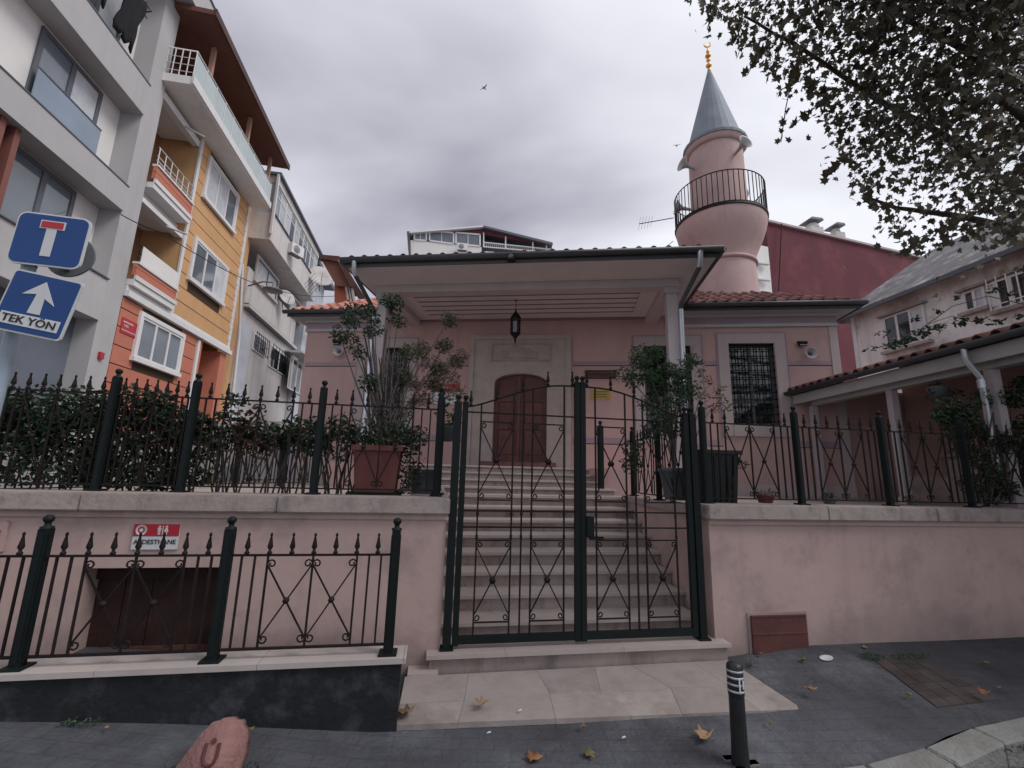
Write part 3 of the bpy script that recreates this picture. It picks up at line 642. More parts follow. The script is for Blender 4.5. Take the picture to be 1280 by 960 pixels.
# ---- roofs
RZ = 4.985
def roof_plane(pts, name='roof', m=tile_m): return MB().prism(pts, (0, 0, -.03)).build(name, m, mq)
OH = .32; EA, EB, EV = UL-OH, UR+OH, -OH; EB_ = DV+OH; sl = math.tan(R_(28.5)); RH = (EB_-EV)/2*sl; hv = (EV+EB_)/2
bx('eave_board', soffit_m, mq, (EA+.06, EV+.05, 4.862), (PU0+.3, .0, 4.885)); bx('eave_board', soffit_m, mq, (PU1-.3, EV+.05, 4.862), (EB-.06, 0, 4.885)); bx('eave_board', soffit_m, mq, (UR+.0, .002, 4.862), (EB-.06, EB_, 4.885)); bx('eave_board', soffit_m, mq, (EA+.06, .002, 4.862), (UL, EB_, 4.885))
zr = RZ-.02
roof_plane([(EA, EV, zr), (EB, EV, zr), (EB-2.9, hv, zr+RH), (EA+2.9, hv, zr+RH)]); roof_plane([(EB, EV+.001, zr), (EB, EB_, zr), (EB-2.9, hv+.001, zr+RH)]); roof_plane([(EA, EB_, zr), (EA, EV+.001, zr), (EA+2.9, hv, zr+RH)]); roof_plane([(EB, EB_+.001, zr), (EA, EB_+.001, zr), (EA+2.9, hv+.002, zr+RH), (EB-2.9, hv+.002, zr+RH)])
psl = math.tan(R_(12)); pr = (PU1-PU0)/2; pcu = (PU0+PU1)/2
roof_plane([(PU0, PV0, zr), (PU1, PV0, zr), (pcu+.6, PV0+2.3, zr+2.3*psl), (pcu-.6, PV0+2.3, zr+2.3*psl)], 'porch_roof')
roof_plane([(PU1, PV0+.001, zr), (PU1, 1.8, zr), (pcu+.6, 1.8, zr+2.3*psl), (pcu+.6, PV0+2.3, zr+2.3*psl)], 'porch_roof'); roof_plane([(PU0, 1.8, zr), (PU0, PV0+.001, zr), (pcu-.6, PV0+2.3, zr+2.3*psl), (pcu-.6, 1.8, zr+2.3*psl)], 'porch_roof')
roof_plane([(pcu-.6, PV0+2.31, zr+2.3*psl), (pcu+.6, PV0+2.31, zr+2.3*psl), (pcu+.6, 2.2, zr+2.3*psl), (pcu-.6, 2.2, zr+2.3*psl)], 'porch_roof')
# tiles : S-profile tile mesh
def tile_mesh(mt):
    prof = [(-.105, .0), (-.08, .002), (-.058, .014), (-.035, .046), (0, .06), (.035, .046), (.058, .014), (.08, .002), (.115, .0)]; vs = []; L_ = .37
    for y, dz in ((0, .012), (L_, 0)):
        for (x, z) in prof: vs.append((x, y, z+dz))
        for (x, z) in prof: vs.append((x, y, z+dz-.013))
    n = len(prof); fs = []
    for i in range(n-1): fs += [(i, i+1, 2*n+i+1, 2*n+i), (n+i+1, n+i, 3*n+i, 3*n+i+1), (i+1, i, n+i, n+i+1)]
    fs += [(0, 2*n, 3*n, n), (n-1, 2*n-1, 4*n-1, 3*n-1)]
    return MB().add(vs, fs, True).mesh('roof_tile', mt)
TM = tile_mesh(tile_m); TR = tile_mesh(tile_r)
def lay(me, x0, x1, y0, z0, ang, rows, yaw=0, org=(0, 0), trim=None, par=None, lim=9999, dx=.22):
    k = 0
    for j in range(rows):
        n = int((x1-x0)/dx)
        for i in range(n):
            x = x0+dx*(i+.5); yy = j*.33
            if trim and not trim(x, yy): continue
            lx, ly, lz = x, yy*math.cos(ang), yy*math.sin(ang)
            px_ = org[0]+lx*math.cos(yaw)-(ly+y0)*math.sin(yaw); py_ = org[1]+lx*math.sin(yaw)+(ly+y0)*math.cos(yaw)
            inst('roof_tile', me, par, (px_, py_, z0+lz+random.uniform(-.003, .003)), (ang+random.uniform(-.015, .015), random.uniform(-.02, .02), yaw+random.uniform(-.02, .02))); k += 1
            if k >= lim: return
A19 = R_(28.5); A12 = R_(12)
lay(TM, PU1-.1, EB-.05, EV-.03, RZ-.005, A19, 11, par=mq, trim=lambda x, y: x < EB-y*.72-.05)
lay(TR, EA+.05, PU0+.2, EV-.03, RZ-.005, A19, 11, par=mq, trim=lambda x, y: x > EA+y*.72+.05)
lay(TM, PU0, PU1, PV0-.03, RZ-.002, A12, 2, par=mq, trim=lambda x, y: PU0+y < x < PU1-y)
lay(TM, 0, 2.5, -.03, RZ-.002, A12, 2, yaw=R_(90), org=(PU1, PV0), par=mq, trim=lambda x, y: x > y)
# gutters
def gutter(p, q, par=mq, mt=gutter_m, r=.062):
    p = Vector(p); q = Vector(q); d = (q-p).normalized(); s = Vector((0, 0, 1)).cross(d).normalized(); vs = []; fs = []; n = 8
    for P in (p, q):
        for rr in (r, r-.006):
            for k in range(n+1):
                t = math.pi+math.pi*k/n; vs.append(P+s*rr*math.cos(t)+Vector((0, 0, rr*1.15*math.sin(t))))
    for k in range(n): fs += [(k, k+1, 2*(n+1)+k+1, 2*(n+1)+k), (n+1+k+1, n+1+k, 3*(n+1)+k, 3*(n+1)+k+1), (k, n+1+k, n+2+k, k+1), (2*n+2+k, 2*n+3+k, 3*n+4+k, 3*n+3+k)]
    fs += [(0, 2*n+2, 3*n+3, n+1), (n, 2*n+1, 4*n+3, 3*n+2)]
    return MB().add(vs, fs, True).build('gutter', mt, par)
gutter((PU0-.06, PV0-.055, RZ), (PU1+.06, PV0-.055, RZ)); gutter((PU1+.055, PV0-.06, RZ-.001), (PU1+.055, EV-.1, RZ-.001)); gutter((PU0-.055, PV0-.06, RZ-.001), (PU0-.055, EV-.1, RZ-.001))
gutter((EA-.06, EV-.055, RZ-.002), (PU0-.06, EV-.055, RZ-.002)); gutter((PU1+.05, EV-.055, RZ-.002), (EB+.06, EV-.055, RZ-.002)); gutter((EB+.055, EV-.06, RZ-.003), (EB+.055, EB_, RZ-.003))
for (p, q) in (((PU0, PV0+.0, SOF-.004), (PU1, PV0+.02, RZ-.02)), ((PU1-.02, PV0+.021, SOF-.004), (PU1, 0, RZ-.02)), ((PU0, PV0+.021, SOF-.004), (PU0+.02, 0, RZ-.02)), ((PU1, EV, 4.862), (EB, EV+.02, RZ-.022)), ((EA, EV, 4.862), (PU0, EV+.02, RZ-.022)), ((EB-.02, EV+.021, 4.862), (EB, EB_, RZ-.022))): bx('fascia', gutter_m, mq, p, q)
# downpipes
for uu, vx in ((2.90, BU1+.01), (-2.54, BU0-.01)):
    v0 = PV0-.055
    d = MB().tube([(uu, v0, RZ-.05), (uu, v0+.01, RZ-.17), (uu, v0+.08, RZ-.27)], .042, 10).build('downpipe_neck', pipe_m, mq)
    MB().tube([(uu, v0+.08, RZ-.27), (vx, BV-.0, BB-.32), (vx, BV+.03, BB-.42)], .036, 10).build('downpipe_elbow', gutter_m, mq)
    MB().tube([(vx, BV+.03, BB-.40), (vx, BV+.03, PFZ+.2)], .042, 10).build('downpipe', pipe_m, mq)
# small lamp under gutter
c = inst('porch_spotlight', MB().box((-.06, -.05, -.05), (.06, .05, .05)).mesh('porch_spotlight', iron), None, mw(.05, PV0-.10, RZ-.09), (0, 0, -MA)); tag(c, 'small black spotlight box fixed to the porch gutter above the door', 'light')
MB().lathe([(.03, -.075), (.042, -.051)], 10, axis='y').build('lens', darkframe, c)

# porch lantern
ln = thing('porch_lantern', 'black hexagonal hanging lantern under the porch ceiling', 'lantern', mw(-.03, -1.15, 0), -MA)
q = mloc(atY(643, 380, (mw(-.03, -1.15, 0)).y)); lz = SOF
lb = 3.98+.33
MB().tube([(0, 0, SOF-.02), (0, 0, lb+.30)], .006, 5).build('chain', iron, ln); MB().lathe([(.05, SOF-.02), (.04, SOF-.05), (.01, SOF-.07)], 8).build('ceiling_rose', iron, ln)
MB().lathe([(.012, lb+.32), (.02, lb+.27), (.06, lb+.22), (.105, lb+.15), (.10, lb+.14)], 6, smooth=False).build('cap', iron, ln)
MB().lathe([(.082, lb+.14), (.082, lb-.16)], 6, smooth=False).build('lantern_glass', glassdark, ln)
m = MB()
for k in range(6): t = k*math.pi/3; m.bar((.088*math.cos(t), .088*math.sin(t), lb-.16), (.088*math.cos(t), .088*math.sin(t), lb+.14), .014)
m.lathe([(.098, lb-.15), (.098, lb-.165), (.05, lb-.22), (.02, lb-.26), (.022, lb-.28), (.006, lb-.36)], 6, smooth=False); m.build('lantern_cage', iron, ln)

# wall mounted horn speakers with floodlights
def wall_unit(u_, z_, lab1, lab2):
    t = thing('horn_speaker', lab1, 'speaker', mw(u_, 0, z_), -MA)
    MB().lathe([(.02, -.02), (.035, -.06), (.05, -.10), (.07, -.14), (.105, -.17), (.115, -.175), (.112, -.168), (.07, -.13), (.03, -.09), (.001, -.08)], 16, axis='y').build('horn', grey_pl, t)
    MB().lathe([(.001, -.15), (.03, -.14), (.035, -.10)], 10, axis='y').build('driver', darkframe, t); MB().tube([(0, -.0, .0), (0, -.1, 0)], .02, 6).build('bracket', grey_pl, t)
    t = thing('floodlight', lab2, 'light', mw(u_-.10, 0, z_+.22), -MA)
    MB().prism([(-.08, -.03, .05), (.08, -.03, .05), (.06, -.03, -.05), (-.06, -.03, -.05)], (0, -.09, -.02)).build('housing', iron, t); bx('bracket', iron, t, (-.015, -.035, -.02), (.015, 0, .02)); bx('lens', grey_pl, t, (-.07, -.128, -.055), (.07, -.122, -.042))
wall_unit(5.62, 4.02, 'round grey horn speaker on the pink wall right of the barred window', 'small black floodlight above the right wall speaker, near the corner of the mosque')
q = onV(427, 441); wall_unit(q.x, q.z, 'round grey horn speaker on the pink wall left of the porch', 'small black floodlight above the left wall speaker, beside the porch plants')
# wall signs
def wsign(name, px0, py0, px1, py1, mt, lab, cat='sign'):
    a = onV(px0, py0); b = onV(px1, py1); cu, cz = (a.x+b.x)/2, (a.z+b.z)/2; t = thing(name, lab, cat, mw(cu, 0, cz), -MA)
    W, H = abs(b.x-a.x)/2, abs(a.z-b.z)/2; return t, W, H
t, W, H = wsign('wall_sign', 546, 480, 574, 503, signred, 'red and white notice on the pink wall left of the mosque door')
bx('red_header', signred, t, (-W, -.02, H*.1), (W, -.002, H)); bx('white_panel', signwhite, t, (-W*1.4, -.02, -H*1.2), (W, -.002, H*.09)); bx('printed_line', signwhite, t, (-W*.6, -.0215, H*.5), (W*.6, -.0205, H*.62))
t, W, H = wsign('name_plaque', 731, 463, 770, 474, plaq, 'dark carved wooden plaque with scalloped ends right of the mosque door', 'plaque')
m = MB()
for zc in (-H*.5, H*.5): m.box((-W+.03, -.03, zc-H*.45), (W-.03, -.002, zc+H*.45)); m.lathe([(H*.45, -.03), (H*.45, -.002)], 8, (-W+.03, 0, zc), axis='y'); m.lathe([(H*.45, -.03), (H*.45, -.002)], 8, (W-.03, 0, zc), axis='y')
m.build('board', plaq, t)
m = MB(); m.box((-W-.02, -.022, -H-.02), (W+.02, -.001, -H-.005)); m.box((-W-.02, -.022, H+.005), (W+.02, -.001, H+.02)); m.box((-W-.02, -.022, -H-.005), (-W-.008, -.001, H+.005)); m.box((W+.008, -.022, -H-.005), (W+.02, -.001, H+.005)); m.build('border', stone, t)
t, W, H = wsign('notice_board', 738, 487, 763, 500, yell, 'yellow notice sheet on the pink wall below the wooden plaque', 'notice')
bx('sheet', yell, t, (-W, -.012, -H), (W, -.002, H)); m = MB()
for k in range(3): m.box((-W*.7, -.014, H*.5-k*H*.5), (W*.7, -.0125, H*.5-k*H*.5+.012))
m.build('printed_lines', ink, t)

# ================================================================ MINARET
mc = mw(4.81, 1.8, 0)
mn = thing('minaret', 'pink plastered minaret with iron balcony and pointed lead cone', 'minaret', mc, -MA)
MB().lathe([(.78, 4.6), (.76, 5.8), (.725, 6.68)], 40).build('lower_shaft', minpink, mn)
MB().lathe([(.725, 6.685), (.765, 6.70), (.78, 6.735), (.765, 6.77), (.72, 6.785)], 40).build('ring_moulding', minpink, mn)
MB().lathe([(.72, 6.786), (.745, 6.90), (.80, 7.04), (.88, 7.22), (.955, 7.40), (1.015, 7.58), (1.05, 7.74), (1.06, 7.85)], 40).build('balcony_corbel', minpink, mn)
MB().lathe([(1.08, 7.852), (1.09, 7.90), (1.05, 7.902), (.7, 7.904)], 40).build('balcony_deck', iron_b, mn)
MB().lathe([(.67, 7.906), (.655, 9.93)], 40).build('upper_shaft', minpink, mn)
MB().lathe([(.665, 9.92), (.70, 9.93), (.73, 9.98), (.76, 10.06), (.76, 10.1), (.66, 10.1)], 40).build('cone_cornice', minpink, mn)
MB().lathe([(.785, 10.06), (.79, 10.13), (.69, 10.15), (.03, 12.62)], 24, smooth=False).build('lead_cone', lead, mn)
m = MB()
for r, z, h in ((.045, 12.6, .12), (.075, 12.74, .14), (.055, 12.92, .12), (.075, 13.06, .12), (.045, 13.2, .1)): m.lathe([(.02, z-h/2), (r, z-h*.15), (r, z+h*.15), (.02, z+h/2)], 12)
m.tube([(0, 0, 12.6), (0, 0, 13.36)], .018, 6)
m.tube([(.085*math.sin(a), 0, 13.44-.085*math.cos(a)) for a in [R_(-150+k*300/12) for k in range(13)]], [.004]+[.008+.010*math.sin(math.pi*k/12) for k in range(1, 12)]+[.004], 6); m.build('crescent_finial', gold, mn)
RR = 1.06
m = MB(); 
for z in (7.93, 8.74): m.tube([(RR*math.cos(2*math.pi*k/48), RR*math.sin(2*math.pi*k/48), z) for k in range(49)], .014, 5)
rl = m.build('balcony_rail', iron_b, mn)
bmsh = MB().bar((0, 0, 7.93), (0, 0, 8.74), .016).mesh('baluster', iron_b)
for k in range(56): t = 2*math.pi*k/56; inst('baluster', bmsh, rl, (RR*math.cos(t), RR*math.sin(t), 0))
# loudspeakers on minaret
def loud(px, py, out_ang, z_, lab, r=.75):
    t = thing('loudspeaker', lab, 'loudspeaker', mc+Vector((math.cos(out_ang)*r, math.sin(out_ang)*r, z_)), 0, 'loudspeakers on the minaret', rot=(0, R_(78), out_ang))
    MB().lathe([(.03, -.14), (.04, 0), (.05, .10), (.09, .2), (.165, .27), (.185, .28), (.18, .265), (.1, .19), (.04, .09), (.001, .08)], 18).build('horn', grey_pl, t)
    MB().lathe([(.001, .16), (.04, .15), (.045, .08)], 10).build('driver', darkframe, t)
loud(0, 0, R_(-176), 9.42, 'grey horn loudspeaker on the left side of the minaret shaft below the cone')
loud(0, 0, R_(-84), 9.50, 'grey horn loudspeaker on the right side of the minaret shaft just under the cone')
loud(0, 0, R_(20), 9.1, 'grey horn loudspeaker behind the balcony railing on the right of the minaret', .8)
loud(0, 0, R_(165), 8.4, 'grey horn loudspeaker low behind the balcony railing on the left of the minaret', .8)
an = thing('television_antenna', 'thin aerial on an arm reaching left from the minaret balcony', 'antenna')
p0 = mc+Vector((-.87, .68, 8.42)); p1 = p0+Vector((-.74, .5, .02)); m = MB(); m.tube([p0, p1], .012, 5)
for k in range(5): c = p1.lerp(p0, k*.09); m.tube([c+Vector((.02, .12, -.13+.01*k)), c+Vector((-.02, -.12, .13-.01*k))], .0035, 4)
m.build('aerial', iron_b, an)
cb_ = MB().tube([mc+Vector((-.9, .7, 7.75)), mc+Vector((-1.2, .95, 7.5)), mc+Vector((-1.55, 1.2, 7.1))], .009, 4).build('hanging_cable', iron); tag(cb_, 'thin dark cable sloping from the minaret balcony to the roof', 'cable')

# ================================================================ LEFT STREET BUILDINGS (facades face +X)
def win_x(par, X, y0, y1, z0, z1, n=3, fm=None, gm=None, t=.06, dep=.10, surround=None, sw=.14, transom=None):
    fm = fm or frame_m; gm = gm or glass
    if surround:
        s = MB(); s.box((X, y0-sw, z0-sw*.6), (X+.06, y0, z1+sw)); s.box((X, y1, z0-sw*.6), (X+.06, y1+sw, z1+sw)); s.box((X, y0, z1), (X+.06, y1, z1+sw)); s.box((X, y0-sw-.03, z0-sw), (X+.10, y1+sw+.03, z0-.001)); s.build('window_surround', surround, par)
    f = MB(); a, b = X+.005, X+.04
    f.box((a, y0, z0), (b, y0+t, z1)); f.box((a, y1-t, z0), (b, y1, z1)); f.box((a, y0+t, z0), (b, y1-t, z0+t)); f.box((a, y0+t, z1-t), (b, y1-t, z1))
    for i in range(1, n): y = y0+(y1-y0)*i/n; f.box((a, y-t*.6, z0+t), (b, y+t*.6, z1-t))
    if transom: f.box((a, y0+t, z0+(z1-z0)*transom-t/2), (b-.003, y1-t, z0+(z1-z0)*transom+t/2))
    w_ = f.build('window', fm, par)
    for i in range(n):
        ya = y0+(y1-y0)*i/n; yb = y0+(y1-y0)*(i+1)/n
        bx('pane', curtain_reflect if (gm is glass and random.random() < .45) else gm, w_, (X+.010, ya+.03, z0+.03), (X+.022, yb-.03, z1-.03))
    return w_
# ---- light grey modern block
gb = thing('apartment_block', 'modern light grey apartment block with white recesses at the far left, laundry on its balcony', 'building', (-7, 7, 0)); gb.location = (0, 0, 0)
GX = -7.0; GR = -7.42; Y0g = 3.5
def gbx(n, mt, a, b): return bx(n, mt, gb, a, b)
gbx('core_wall', whiteclad, (-12, Y0g, .3), (GR, 10.22, 13.0))
gbx('corner_pier', grayclad, (-8.2, 10.225, .3), (GX, 10.78, 12.9))
gbx('side_wall', whiteclad, (-12, 10.225, .3), (-8.201, 10.78, 12.9))
gbx('floor_band', grayclad, (GR+.001, Y0g, 4.48), (GX+.03, 10.222, 5.38)); gbx('floor_band', grayclad, (GR+.001, Y0g, 6.98), (GX+.05, 10.222, 7.56)); gbx('floor_band', grayclad, (GR+.001, Y0g, 9.40), (GX+.05, 10.222, 10.18))
for z in (5.381, 7.561, 10.181): gbx('metal_edge', darkframe, (GR+.002, Y0g, z), (GX+.065, 10.224, z+.025))
gbx('top_band', grayclad, (-12, Y0g, 12.95), (GX+.45, 11.65, 13.75)); gbx('top_coping', darkframe, (-12, Y0g, 13.751), (GX+.48, 11.68, 13.80))
gbx('ground_recess_wall', bluegray, (GR-.3, Y0g, .3), (GR-.0-.28, 10.2, 4.478)) if False else gbx('ground_recess_wall', bluegray, (GR+.002, 8.2, .3), (GR+.03, 10.22, 4.478))
for y in (6.2, 7.75): gbx('ground_pillar', grayclad, (GX-.3, y, .3), (GX-.05, y+.3, 4.478))
gbx('red_box', signred, (GX+.001, 10.42, 3.72), (GX+.05, 10.54, 3.86))
win_x(gb, GR+.004, 8.1, 9.62, 7.75, 9.32, 2, darkframe, glass, .09); bx('glass_balustrade', glassbal, gb, (GX-.28, 8.08, 7.66), (GX-.265, 9.62, 8.42)); gbx('balustrade_rail', darkframe, (GX-.29, 8.08, 8.42), (GX-.255, 9.62, 8.45)); gbx('window_sill', stone, (GR+.04, 8.0, 7.588), (GX-.1, 9.7, 7.65))
win_x(gb, GR+.004, 8.1, 9.55, 5.42, 6.93, 2, darkframe, glass, .09)
win_x(gb, GR+.004, 8.3, 9.7, 10.25, 12.2, 2, darkframe, glass, .09)
for i, y in enumerate((6.98, 7.24, 7.50, 7.76)): gbx('timber_slat', slatred, (GR+.002, y, 5.41), (GX-.06, y+.10, 6.978))
gbx('slat_backing', mat('grey_slat_backing', (.30, .24, .22), .8), (GR+.002, 6.7, 5.41), (GR+.05, 7.98, 6.978))
# laundry
def garment(y, z, w, h, lab, x=GX-.02):
    vs = []; fs = []; n, k = 7, 8
    for i in range(n+1):
        for j in range(k+1):
            t = j/k; s = i/n-.5; ww = w*(1-.18*t+.12*math.sin(t*9)); vs.append((x+.05*math.sin(i*1.9+j*.6)+.02*random.random(), y+s*ww, z-h*t*(1+.06*math.sin(i*2.1))))
    for i in range(n):
        for j in range(k): a = i*(k+1)+j; fs.append((a, a+k+1, a+k+2, a+1))
    o = MB().add(vs, fs, True).build('hanging_garment', cloth, None, fix=False); so_ = o.modifiers.new('thickness', 'SOLIDIFY'); so_.thickness = .03; tag(o, lab, 'laundry')
garment(9.25, 11.75, .62, 1.35, 'large black garment hanging at the right end of the top balcony of the grey block', GX+.02)
garment(8.45, 11.5, .55, .95, 'smaller dark garment hanging left of the large black one on the top balcony')
rk = MB(); 
for z in (11.76, 11.5): rk.tube([(GX+.02, 7.8, z), (GX+.02, 9.75, z+.03)], .012, 5)
rk.tube([(GX-.3, 9.7, 11.5), (GX+.1, 9.72, 11.72)], .014, 5); tag(rk.build('clothes_rail', iron), 'thin clothes rail carrying black laundry on the grey block', 'clothes rail')

# ---- orange house
ob = thing('apartment_house', 'ochre and terracotta clad apartment house with white windows and a roofed top terrace', 'building')
OX = -7.02
def obx(n, mt, a, b): return bx(n, mt, ob, a, b)
OY0, OY1 = 12.58, 16.05
# facade around windows is solid, planks on top
obx('ground_wall', redorange, (-12, 10.80, .8), (OX-.001, OY1-1.6, 5.25)); obx('entrance_back_wall', whiteclad, (-12, OY1-1.6+.002, .8), (OX-.9, OY1-.4, 5.25)); obx('end_pier', redorange, (-12, OY1-.4+.002, .8), (OX-.001, OY1, 5.25))
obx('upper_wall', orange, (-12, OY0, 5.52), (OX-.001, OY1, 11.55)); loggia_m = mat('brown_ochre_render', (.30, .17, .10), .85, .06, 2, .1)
obx('loggia_wall', loggia_m, (-12, 10.80, 5.52), (OX-1.0, OY0-.002, 11.55))
def plank_rows(y0, y1, z0, z1, mt, hgt, holes, X=OX):
    z = z0
    while z < z1-.02:
        zb = min(z+hgt, z1); segs = [(y0, y1)]
        for (a, b, c, d) in holes:
            if zb > c and z < d:
                ns_ = []
                for s0, s1 in segs:
                    if b <= s0 or a >= s1: ns_.append((s0, s1))
                    else:
                        if a > s0: ns_.append((s0, a))
                        if b < s1: ns_.append((b, s1))
                segs = ns_
        for s0, s1 in segs:
            if s1-s0 > .03: obx('cladding_plank', mt, (X, s0, z+.012), (X+.025, s1, zb-.012))
        z = zb
    obx('cladding_backing', groove_m, (X-.0009, y0, z0), (X+.008, y1, z1))
W3 = (13.12, 15.0, 9.25, 10.45); W2 = (13.12, 15.05, 6.72, 7.86); W1 = (11.5, 13.25, 4.02, 5.02)
plank_rows(OY0+.1, OY1-.12, 5.53, 10.72, orange, .40, [W3, W2]); plank_rows(10.80, 14.05, 1.2, 5.24, redorange, .42, [W1])
for (a, b, c, d) in (W3, W2, W1): win_x(ob, OX+.026, a, b, c, d, 3, surround=white, sw=.10)
obx('white_cornice', white, (OX-.001, 10.8, 5.26), (OX+.12, OY1+.1, 5.40)); obx('white_cornice', white, (OX-.001, 10.8, 5.401), (OX+.06, OY1+.05, 5.515))
for (z0, z1) in ((5.52, 10.72),): 
    q = MB(); z = z0; k = 0
    while z < z1: q.box((OX+.026, OY1-.14-(.03 if k % 2 else 0), z), (OX+.055, OY1+.02, z+.19)); z += .2; k += 1
    q.build('quoin_strip', white, ob)
obx('corner_trim', white, (OX+.001, OY0-.02, 5.53), (OX+.05, OY0+.09, 10.72)); obx('return_wall', orange, (-8.5, OY1+.005, 1.0), (OX-.3, OY1+1.2, 11.6))
obx('door_jamb', white, (OX, 14.12, 1.5), (OX+.05, 14.24, 5.2)); obx('loggia_ceiling', whiteclad, (OX-1.0, 10.8, 10.55), (OX, OY0-.025, 10.60)); obx('loggia_floor', whiteclad, (OX-1.0, 10.8, 7.72), (OX-.17, OY0-.025, 7.97)) 
obx('loggia_dark_door', glassdark, (OX-.999, 11.1, 5.6), (OX-.97, 12.2, 7.6)); obx('loggia_dark_door', glassdark, (OX-.999, 11.1, 8.2), (OX-.97, 12.2, 10.2))
obx('loggia_beam', white, (OX-.18, 10.8, 7.60), (OX-.005, OY0-.025, 7.719)); obx('loggia_beam', white, (OX-.18, 10.8, 10.42), (OX-.005, OY0-.025, 10.549))
def balcony(z0, z1, zr, board):
    X1 = -6.86; y0, y1 = 10.82, 12.45
    b = MB().box((OX-.9, y0, z0), (X1, y1, z0+.14)).build('balcony_slab', white, ob)
    bx('balcony_edge', white, b, (X1-.02, y0, z0+.141), (X1+.03, y1+.03, z0+.24)); 
    k = z0+.241
    while k < z1-.05: bx('balcony_plank', redorange, b, (X1-.08, y0, k), (X1, y1, min(k+.19, z1)-.012)); bx('balcony_plank', redorange, b, (OX+.03, y1-.08, k), (X1-.081, y1, min(k+.19, z1)-.012)); k += .19
    bx('parapet_cap', white, b, (X1-.11, y0, z1), (X1+.03, y1+.03, z1+.05)); bx('parapet_cap', white, b, (OX+.03, y1-.11, z1), (X1-.111, y1+.03, z1+.05))
    m = MB(); 
    for z in (z1+.16, z1+.27, zr): m.tube([(X1-.03, y0, z), (X1-.03, y1-.03, z), (OX+.06, y1-.03, z)], .014, 5)
    for i in range(7): y = y0+.03+(y1-y0-.06)*i/6; m.tube([(X1-.03, y, z1+.05), (X1-.03, y, zr)], .012, 5)
    m.build('railing', iron if board else white, b)
    if board: bx('board', whiteclad, b, (X1-.02, y0+.1, z1+.06), (X1-.005, y1-.05, zr+.02))
balcony(7.98, 8.55, 9.05, False); balcony(5.53, 6.05, 6.5, True)
# top terrace
TX = -6.35
tt = MB().prism([(OX-.8, 10.60, 10.73), (TX, 10.60, 10.73), (TX, 16.0, 10.73), (OX-.8, 16.0, 10.73)], (0, 0, .22)).build('terrace_slab', whiteclad, ob)
bx('slab_edge', white, tt, (TX, 10.58, 10.76), (TX+.05, 16.03, 10.98)); bx('terrace_wall', slatred, tt, (-12, 10.85, 10.951), (OX-.9, 16, 13.1))
m = MB(); m.tube([(OX-.7, 10.64, 11.72), (TX-.02, 10.64, 11.72), (TX-.02, 15.98, 11.72), (OX-.7, 15.98, 11.72)], .022, 6)
for i in range(11): y = 10.64+5.34*i/10; m.tube([(TX-.02, y, 10.95), (TX-.02, y, 11.72)], .016, 5)
for i in range(5): m.tube([(TX-.02-.16*i, 10.64, 10.95), (TX-.02-.16*i, 10.64, 11.72)], .014, 5)
for z in (11.1, 11.3, 11.5): m.tube([(OX-.7, 10.64, z), (TX-.02, 10.64, z)], .01, 5)
m.build('terrace_rail', white, tt)
for i in range(10): y = 10.64+5.34*i/10; bx('glass_panel', teal, tt, (TX-.025, y+.03, 11.0), (TX-.013, y+.50, 11.66))
bx('side_glass_panel', teal, tt, (OX-.7, 15.97, 11.0), (TX-.05, 15.985, 11.66))
rfm = MB().prism([(-12, 10.5, 13.0), (TX+.28, 10.5, 12.75), (TX+.28, 16.5, 12.75), (-12, 16.5, 13.0)], (0, 0, .14)).build('terrace_roof', brownroof, ob); bx('roof_edge', darkwood, rfm, (TX+.281, 10.48, 12.72), (TX+.33, 16.52, 12.92))
for y in (11.5, 14.0, 15.9): obx('roof_post', mat('pale_timber_post', (.40, .24, .18), .8), (TX-.22, y, 10.951), (TX-.12, y+.1, 12.78))
# street name plates on orange house
t = thing('street_name_sign', 'red street name plate on the terracotta wall left of the ground floor window', 'sign', (OX+.03, 11.15, 4.62), R_(90))
bx('plate', signred, t, (-.26, -.012, -.17), (.26, 0, .17)); bx('name_line', signwhite, t, (-.22, -.014, .075), (.12, -.0125, .10)); text('CAD.', .07, signwhite, t, facing_y(-.1, -.014, .0)); bx('white_band', signwhite, t, (-.24, -.015, -.11), (.24, -.0125, -.095))
# lamp on balcony ceiling items: white exhaust spots
t = MB().tube([(-6.9, 11.6, 10.3), (-6.6, 11.95, 10.32)], .028, 8).build('tube_lamp', grey_pl, ob); MB().tube([(-6.9, 11.6, 7.42), (-6.6, 11.95, 7.44)], .028, 8).build('tube_lamp', grey_pl, ob)

# ---- white weathered house beyond
wb = thing('apartment_house', 'weathered white apartment house beyond the orange one with a glazed bay on top', 'building')
def FXp(px, py, X): p = atX(px, py, X); return p.y, p.z
WX, BX_ = -7.25, -6.55
ya, _ = FXp(316, 330, WX); yb, _ = FXp(361, 460, WX); _, zc = FXp(310, 385, WX)
y1w = FXp(391, 372, BX_)[0]; zb0 = FXp(338, 300, BX_)[1]; zb1 = FXp(347, 222, BX_)[1]; zb0b = FXp(391, 372, BX_)[1]
yb0 = FXp(338, 300, BX_)[0]
print('white house', ya, yb, zc, 'bay', yb0, y1w, zb0, zb0b, zb1, FXp(416, 322, BX_), FXp(344, 269, BX_), FXp(393, 345, BX_), FXp(368, 440, WX), FXp(316, 412, WX), FXp(330, 450, WX), FXp(337, 427, WX), FXp(357, 473, WX), FXp(320, 318, WX), FXp(343, 378, WX))
def wbx(n, mt, a, b): return bx(n, mt, wb, a, b)
BY0, BY1 = 17.0, 23.5
wbx('wall', offwhite, (-12, 17.28, .8), (WX, 23.4, 9.0)); wbx('wall_base', bluewhite, (WX, 17.3, .8), (WX+.02, 18.3, 6.9))
wbx('bay', offwhite, (-12, BY0, 8.3), (BX_, BY1, 10.6)) if False else None
ZB = zb0; ZS = FXp(344, 269, BX_)[1]; ZT = FXp(349, 231, BX_)[1]
